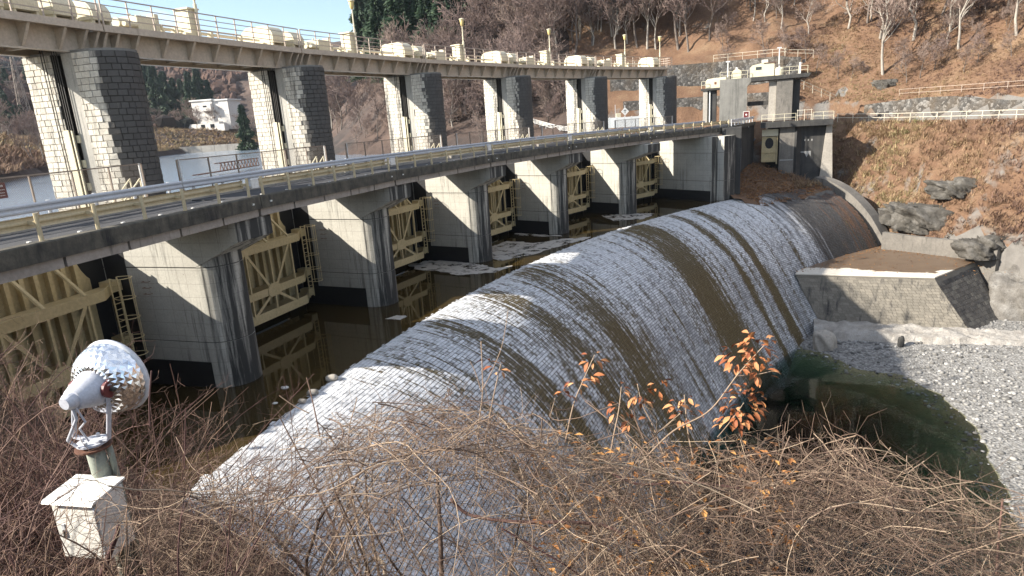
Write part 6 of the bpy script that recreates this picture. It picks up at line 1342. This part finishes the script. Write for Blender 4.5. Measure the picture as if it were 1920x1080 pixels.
def tangle(name, lab, sel, n, seed, mat='vine', dlo=3.6, dhi=6.6, rad=(.0017, .0048), lnr=(.5, 1.7), twp=4, above=0, tl=.28, ntint=(.15, 1.0)):
    global R; R = np.random.default_rng(seed); px, py = sel(n); n = len(px); d = R.uniform(dlo, dhi, n)
    P, Rd = strands(px, py, d, R.uniform(*lnr, n), rad[0]*(rad[1]/rad[0])**(R.uniform(0, 1, n)**1.6)); m = MB(); t0 = ntint[0]+(ntint[1]-ntint[0])*R.uniform(0, 1, n)**1.5
    cp, _d = to_px(P.reshape(-1, 3)); hi = (np.interp(cp[:, 0], CX_, CY_)-cp[:, 1]).reshape(n, -1).max(1); ok = (hi < 12) | ((hi < 70) & (R.uniform(0, 1, n) < .12)); P, Rd, t0 = P[ok], Rd[ok], t0[ok]; n = len(P)
    V, F, t = polytubes(P, Rd, 4, t0); m.add(V, F, t); Q, q = side_twigs(P, Rd, twp, tl); V, F, t = polytubes(Q, q, 3, np.repeat(t0, twp)*.9); m.add(V, F, t)
    return tag(m.build(name, M[mat], smooth=True), lab, 'thicket', kind='stuff')
def sel_band(x0, x1, top, bot, bias=1.0):
    def f(n):
        px = R.uniform(x0, x1, n); c = np.interp(px, CX_, CY_); py = c+top+(bot-top)*R.uniform(0, 1, n)**bias; return px, py
    return f
tangle('vine_tangle', 'dense mat of tan vines arching over the thicket at centre', sel_band(560, 1060, 5, 110, 1.2), 700, 1)
tangle('vine_tangle', 'loose tan stems in front of the weir at bottom centre', sel_band(430, 1080, 80, 360), 340, 2, lnr=(.6, 1.8))
tangle('vine_tangle', 'thick mat of dry tan vines at bottom right in front of the pool', sel_band(1040, 1640, 8, 330, .9), 1500, 3)
tangle('vine_tangle', 'dry tan vines at the bottom right corner before the gravel', sel_band(1600, 1990, 10, 220, .9), 620, 4)
tangle('vine_tangle', 'tan and brown stems around the white cabinet', sel_band(225, 470, -10, 260, .9), 520, 5, dlo=4.6, dhi=7.0)
# rooted upright stems that carry the tangle
def rooted(name, lab, x0, x1, y0, y1, n, hl, rad, mat, seed, twp=7, lean=.25, tl=.35, K=9, zf=near_z, keep=None, clip=0):
    global R; R = np.random.default_rng(seed); x = R.uniform(x0, x1, n); y = R.uniform(y0, y1, n)
    if keep is not None: q = keep(x, y); x, y = x[q], y[q]; n = len(x)
    z = zf(x[None], y[None])[0]-.05; ln = R.uniform(*hl, n); di = np.stack([R.normal(0, lean, n), R.normal(0, lean, n), np.ones(n)], 1); P = np.zeros((n, K, 3)); P[:, 0] = np.stack([x, y, z], 1); w = R.normal(0, .08, (n, 3))
    for q in range(1, K):
        w = w*.8+R.normal(0, .09, (n, 3)); di = di+w; di[:, 2] -= .05; di /= np.linalg.norm(di, axis=1)[:, None]; P[:, q] = P[:, q-1]+di*(ln/(K-1))[:, None]
    if clip:
        tp, _d = to_px(P[:, -1]); mp_, _d = to_px(P[:, K//2]); q = (tp[:, 1] > np.interp(tp[:, 0], CX_, CY_)-clip) & (mp_[:, 1] > np.interp(mp_[:, 0], CX_, CY_)-clip*.5); P = P[q]; n = len(P)
    Rd = R.uniform(*rad, n)[:, None]*(1-.8*np.linspace(0, 1, K))[None]+.0018; t0 = R.uniform(.1, 1, n); m = MB(); V, F, t = polytubes(P, Rd, 5, t0); m.add(V, F, t)
    Q, q = side_twigs(P, Rd, twp, tl, .2); V, F, t = polytubes(Q, q, 3, np.repeat(t0, twp)); m.add(V, F, t); Q2, q2 = side_twigs(Q, q, 2, tl*.45, .3); V, F, t = polytubes(Q2, np.maximum(q2, .0016), 3, np.repeat(np.repeat(t0, twp), 2)); m.add(V, F, t)
    return tag(m.build(name, M[mat], smooth=True), lab, 'thicket', kind='stuff')
rooted('shrub_thicket', 'red-brown leafless thicket on the near bank at left', -13.5, -3.2, 4.0, 17.0, 900, (1.0, 2.6), (.005, .012), 'redtwig', 11, keep=lambda x, y: (ridx(x, y)[0] > 101.5) & ((x < -6.6) | (y > 6.3)))
rooted('shrub_thicket', 'low brown brush around the foot of the floodlight', -6.5, -1.5, 2.6, 6.5, 330, (.6, 1.5), (.004, .009), 'redtwig', 12, keep=lambda x, y: ~((x > -5.9) & (x < -3.3) & (y > 3.4) & (y < 5.8)))
rooted('shrub_stems', 'thicker grey stems rising through the vine tangle', -2.4, 7.0, 3.6, 6.6, 110, (2.2, 4.4), (.012, .028), 'vine', 13, twp=9, tl=.4, lean=.22, clip=70)
rooted('shrub_thicket', 'tall red twigs reaching up before the nearest gate', -9.5, -4.6, 6.2, 9.5, 110, (2.0, 3.5), (.006, .012), 'redtwig', 15, twp=10, lean=.22, tl=.5)
rooted('shrub_thicket', 'red-brown twigs rising behind the floodlight before the nearest pier', -7.5, -3.0, 6.4, 9.6, 230, (2.2, 3.9), (.005, .011), 'redtwig', 16, twp=10, lean=.2, tl=.45)
X = R.uniform(-20, 0, 9000); Y = R.uniform(1.5, 19, 9000); ok = (ridx(X, Y)[0] < 110) & ((ridx(X, Y)[0] > 101.6) | (Y < 14)); X, Y = X[ok], Y[ok]
brush('bank_brush', 'matted dead grass and brush on the near bank', X, Y, near_z(X[None], Y[None])[0], R.uniform(.2, .7, len(X)), np.clip(R.normal(.25, .15, len(X)), 0, .9), 14, 8, .008)

# singled-out stems
def spline(pts, d, n=28):
    pts = np.asarray(pts, float); d = np.broadcast_to(np.asarray(d, float), (len(pts),)); u = np.linspace(0, 1, len(pts)); uu = np.linspace(0, 1, n)
    def sm(c):
        c = np.asarray(c, float); o = np.zeros(n); k_ = len(c)
        for i, q in enumerate(uu):
            f = q*(k_-1); j = min(int(f), k_-2); t = f-j; p0, p1, p2, p3 = c[max(j-1, 0)], c[j], c[j+1], c[min(j+2, k_-1)]
            o[i] = .5*((2*p1)+(-p0+p2)*t+(2*p0-5*p1+4*p2-p3)*t*t+(-p0+3*p1-3*p2+p3)*t**3)
        return o
    return wpt(sm(pts[:, 0]), sm(pts[:, 1]), sm(d))
def stem(name, lab, pts, d, r0, r1, mat, cat='branch', group=None, tint=.5):
    P = spline(pts, d); c = P[0].copy(); t = thing(name, lab, cat, tuple(c), 0, group); m = MB(); m.tube(P-c, np.linspace(r0, r1, len(P)), 7); m.t[0] = np.full(len(m.v[0]), tint)+np.linspace(0, .01, len(m.v[0])); m.build('stem', M[mat], t, smooth=True); return t, P
stem('dark_branch', 'thick dark brown branch sagging across the bottom centre', [(845, 935), (880, 965), (960, 978), (1040, 979), (1130, 985), (1200, 1020), (1290, 1075)], [4.6, 4.6, 4.5, 4.4, 4.4, 4.3, 4.3], .012, .013, 'redtwig', tint=.35)
stem('dark_branch', 'thin black twig crossing the bottom centre to the corner', [(940, 990), (1000, 1025), (1060, 1060), (1100, 1090)], 4.0, .006, .005, 'redtwig', tint=.0)
stem('dark_branch', 'grey-brown branch lying over the vines at right', [(1150, 890), (1200, 908), (1290, 905), (1380, 915), (1450, 935)], [5, 4.9, 4.8, 4.8, 4.8], .011, .008, 'redtwig', tint=.2)
t, P = stem('forked_twig', 'bare forked twig standing above the vine mat at centre', [(893, 900), (896, 830), (899, 785), (905, 730), (902, 640)], 5.0, .007, .004, 'vine', tint=.7)
for pts in ([(903, 735), (925, 690), (942, 645), (953, 580)], [(903, 735), (892, 700), (882, 678)]):
    Q = spline(pts, 5.0); m = MB(); m.tube(Q-P[0], np.linspace(.005, .0025, len(Q)), 6); m.t[0] = np.linspace(.6, .75, len(m.v[0])); m.build('side_twig', M['vine'], t, smooth=True)
stem('lone_shoot', 'budded brown shoot standing in front of the basin water', [(600, 820), (590, 770), (582, 735), (575, 708)], 5.2, .006, .004, 'redtwig', tint=.7)
stem('lone_shoot', 'short budded shoot leaning left over the basin edge', [(580, 775), (550, 760), (524, 742)], 5.2, .005, .004, 'vine', tint=.6)
stem('red_shoot', 'dark red upright shoot beside the floodlight rim', [(281, 800), (280, 750), (284, 695)], 5.0, .0065, .006, 'redtwig', tint=.15)
stem('red_shoot', 'dark red upright shoot right of the floodlight', [(346, 880), (347, 820), (348, 765)], 5.2, .005, .004, 'redtwig', tint=.15)
stem('red_shoot', 'reddish upright stem at the bottom right corner', [(1868, 1090), (1872, 1020), (1880, 935)], 4.2, .010, .006, 'redtwig', tint=.5)
stem('pale_trunk', 'pale grey trunk rising at bottom centre right', [(1440, 1090), (1447, 1050), (1455, 1015), (1470, 985)], [4.6, 4.6, 4.7, 4.8], .028, .014, 'vine', tint=.75)
stem('pale_trunk', 'brown trunk standing in the vines left of centre', [(828, 1090), (826, 1010), (822, 930), (818, 870)], [4.8, 4.8, 4.9, 5.0], .020, .012, 'vine', tint=.3)
stem('dark_stump', 'dark broken stem leaning against the cabinet', [(188, 1085), (205, 1040), (218, 1005), (222, 985)], 4.7, .022, .013, 'redtwig', tint=.1)
M['leaf_o'] = None
k = NT('copper_leaf'); oi = k.n('ShaderNodeObjectInfo'); c = k.ramp(oi.outputs['Random'], [(0., (.20, .06, .025)), (.5, (.34, .125, .045)), (1., (.48, .25, .11))]); k.bump(k.noise(k.coord('Object'), 40, 3), .2, .01)
M['leaf_o'] = k.fin(c, .6, 0, .3); k.b.inputs['Transmission Weight'].default_value = 0.0
lm = MB(); nu = 5; pr_ = [0, .6, 1, .7, 0]; V = []
for i in range(nu):
    u = i/(nu-1); V += [(u-.0, -.19*pr_[i]-.001, .10*pr_[i]-.28*u*u), (u, 0, -.28*u*u), (u, .19*pr_[i]+.001, .10*pr_[i]-.28*u*u)]
lm.add(V, [[i*3+j, (i+1)*3+j, (i+1)*3+j+1, i*3+j+1] for i in range(nu-1) for j in (0, 1)])
leaf_me = None
def sapling(lab, stems, clusters, d, seed):
    global leaf_me
    Rn = np.random.default_rng(seed); t = None
    for q, pts in enumerate(stems):
        P = spline(pts, d)
        if t is None: t = thing('copper_leaf_sapling', lab, 'sapling', tuple(P[0]), 0, 'copper-leaved saplings'); c0 = P[0].copy()
        m = MB(); m.tube(P-c0, np.linspace(.008 if q == 0 else .004, .003, len(P)), 6); m.t[0] = np.linspace(.6, .9, len(m.v[0])); m.build('stem', M['vine'], t, smooth=True)
    for px, py, rad, n in clusters:
        for _ in range(n):
            a = Rn.uniform(0, 6.28); rr = rad*math.sqrt(Rn.uniform(.02, 1)); p_ = wpt(np.array([px+rr*math.cos(a)]), np.array([py+rr*math.sin(a)]), np.array([d+Rn.uniform(-.15, .15)]))[0]-c0
            if leaf_me is None: o = lm.build('leaf', M['leaf_o'], t, smooth=True); leaf_me = o.data
            else: o = link('leaf', leaf_me, None, t)
            s_ = Rn.uniform(.05, .098); o.location = p_; o.scale = (s_, s_*1.15, s_); o.rotation_euler = (Rn.uniform(-.6, .6), Rn.uniform(-.3, .9), a*-1+Rn.uniform(-.5, .5))
sapling('copper-leaved sapling reaching over the weir foot, largest of the group', [[(1200, 870), (1260, 810), (1330, 770), (1385, 700), (1440, 640)], [(1380, 705), (1420, 702), (1450, 695)], [(1345, 820), (1370, 790), (1395, 755)]],
        [(1385, 668, 27, 36), (1422, 648, 30, 34), (1432, 690, 22, 14), (1395, 758, 36, 70), (1372, 785, 24, 22)], 5.0, 1)
sapling('thin copper-leaved sapling left of centre in front of the brown streaks', [[(1060, 830), (1075, 760), (1095, 710), (1115, 665)]], [(1113, 672, 16, 9), (1085, 715, 16, 8), (1056, 738, 13, 6), (1108, 700, 12, 4)], 5.2, 2)
sapling('drooping copper-leaved sapling with two low tufts left of the main one', [[(1140, 880), (1150, 820), (1160, 770), (1165, 725)]], [(1165, 728, 9, 4), (1160, 770, 15, 8), (1185, 790, 14, 7)], 5.1, 3)
sapling('small copper-leaved sapling with hanging leaves in front of the mid weir', [[(1250, 870), (1225, 800), (1205, 760), (1195, 720)]], [(1200, 735, 20, 14), (1235, 720, 14, 8), (1208, 755, 9, 5)], 5.3, 4)
sapling('small withered copper-leaved sapling just left of the main sapling', [[(1300, 860), (1290, 810), (1285, 760), (1283, 740)]], [(1288, 775, 20, 14), (1270, 760, 12, 5), (1290, 745, 8, 3)], 5.2, 5)
sapling('red-tinged sapling beside the bare forked twig', [[(905, 860), (920, 770), (935, 700), (940, 680)]], [(935, 690, 12, 6), (912, 675, 8, 3)], 5.1, 6)
Rn = np.random.default_rng(4); n = 420; px = Rn.uniform(1000, 1500, n); py = np.interp(px, CX_, CY_)+Rn.uniform(0, 300, n)
leaves('dry_leaves', 'curled brown leaves caught in the vine tangle', wpt(px, py, Rn.uniform(3.9, 6.2, n)), Rn.uniform(.02, .05, n), Rn.uniform(.1, 1, n), 8, M['leaf'])
# ================================================================ valley haze
M['haze'] = bpy.data.materials.new('haze'); M['haze'].use_nodes = True; hn = M['haze'].node_tree; hn.nodes.clear()
ho = hn.nodes.new('ShaderNodeOutputMaterial'); hv = hn.nodes.new('ShaderNodeVolumePrincipled'); hv.inputs['Color'].default_value = (.80, .88, 1.0, 1); hv.inputs['Density'].default_value = .00008; hv.inputs['Anisotropy'].default_value = .2
hn.links.new(hv.outputs[0], ho.inputs['Volume'])
m = MB(); m.box(-900, 500, -60, 1150, -9, 235); tag(m.build('haze', M['haze']), 'thin bluish haze filling the whole valley air', 'haze', kind='stuff')
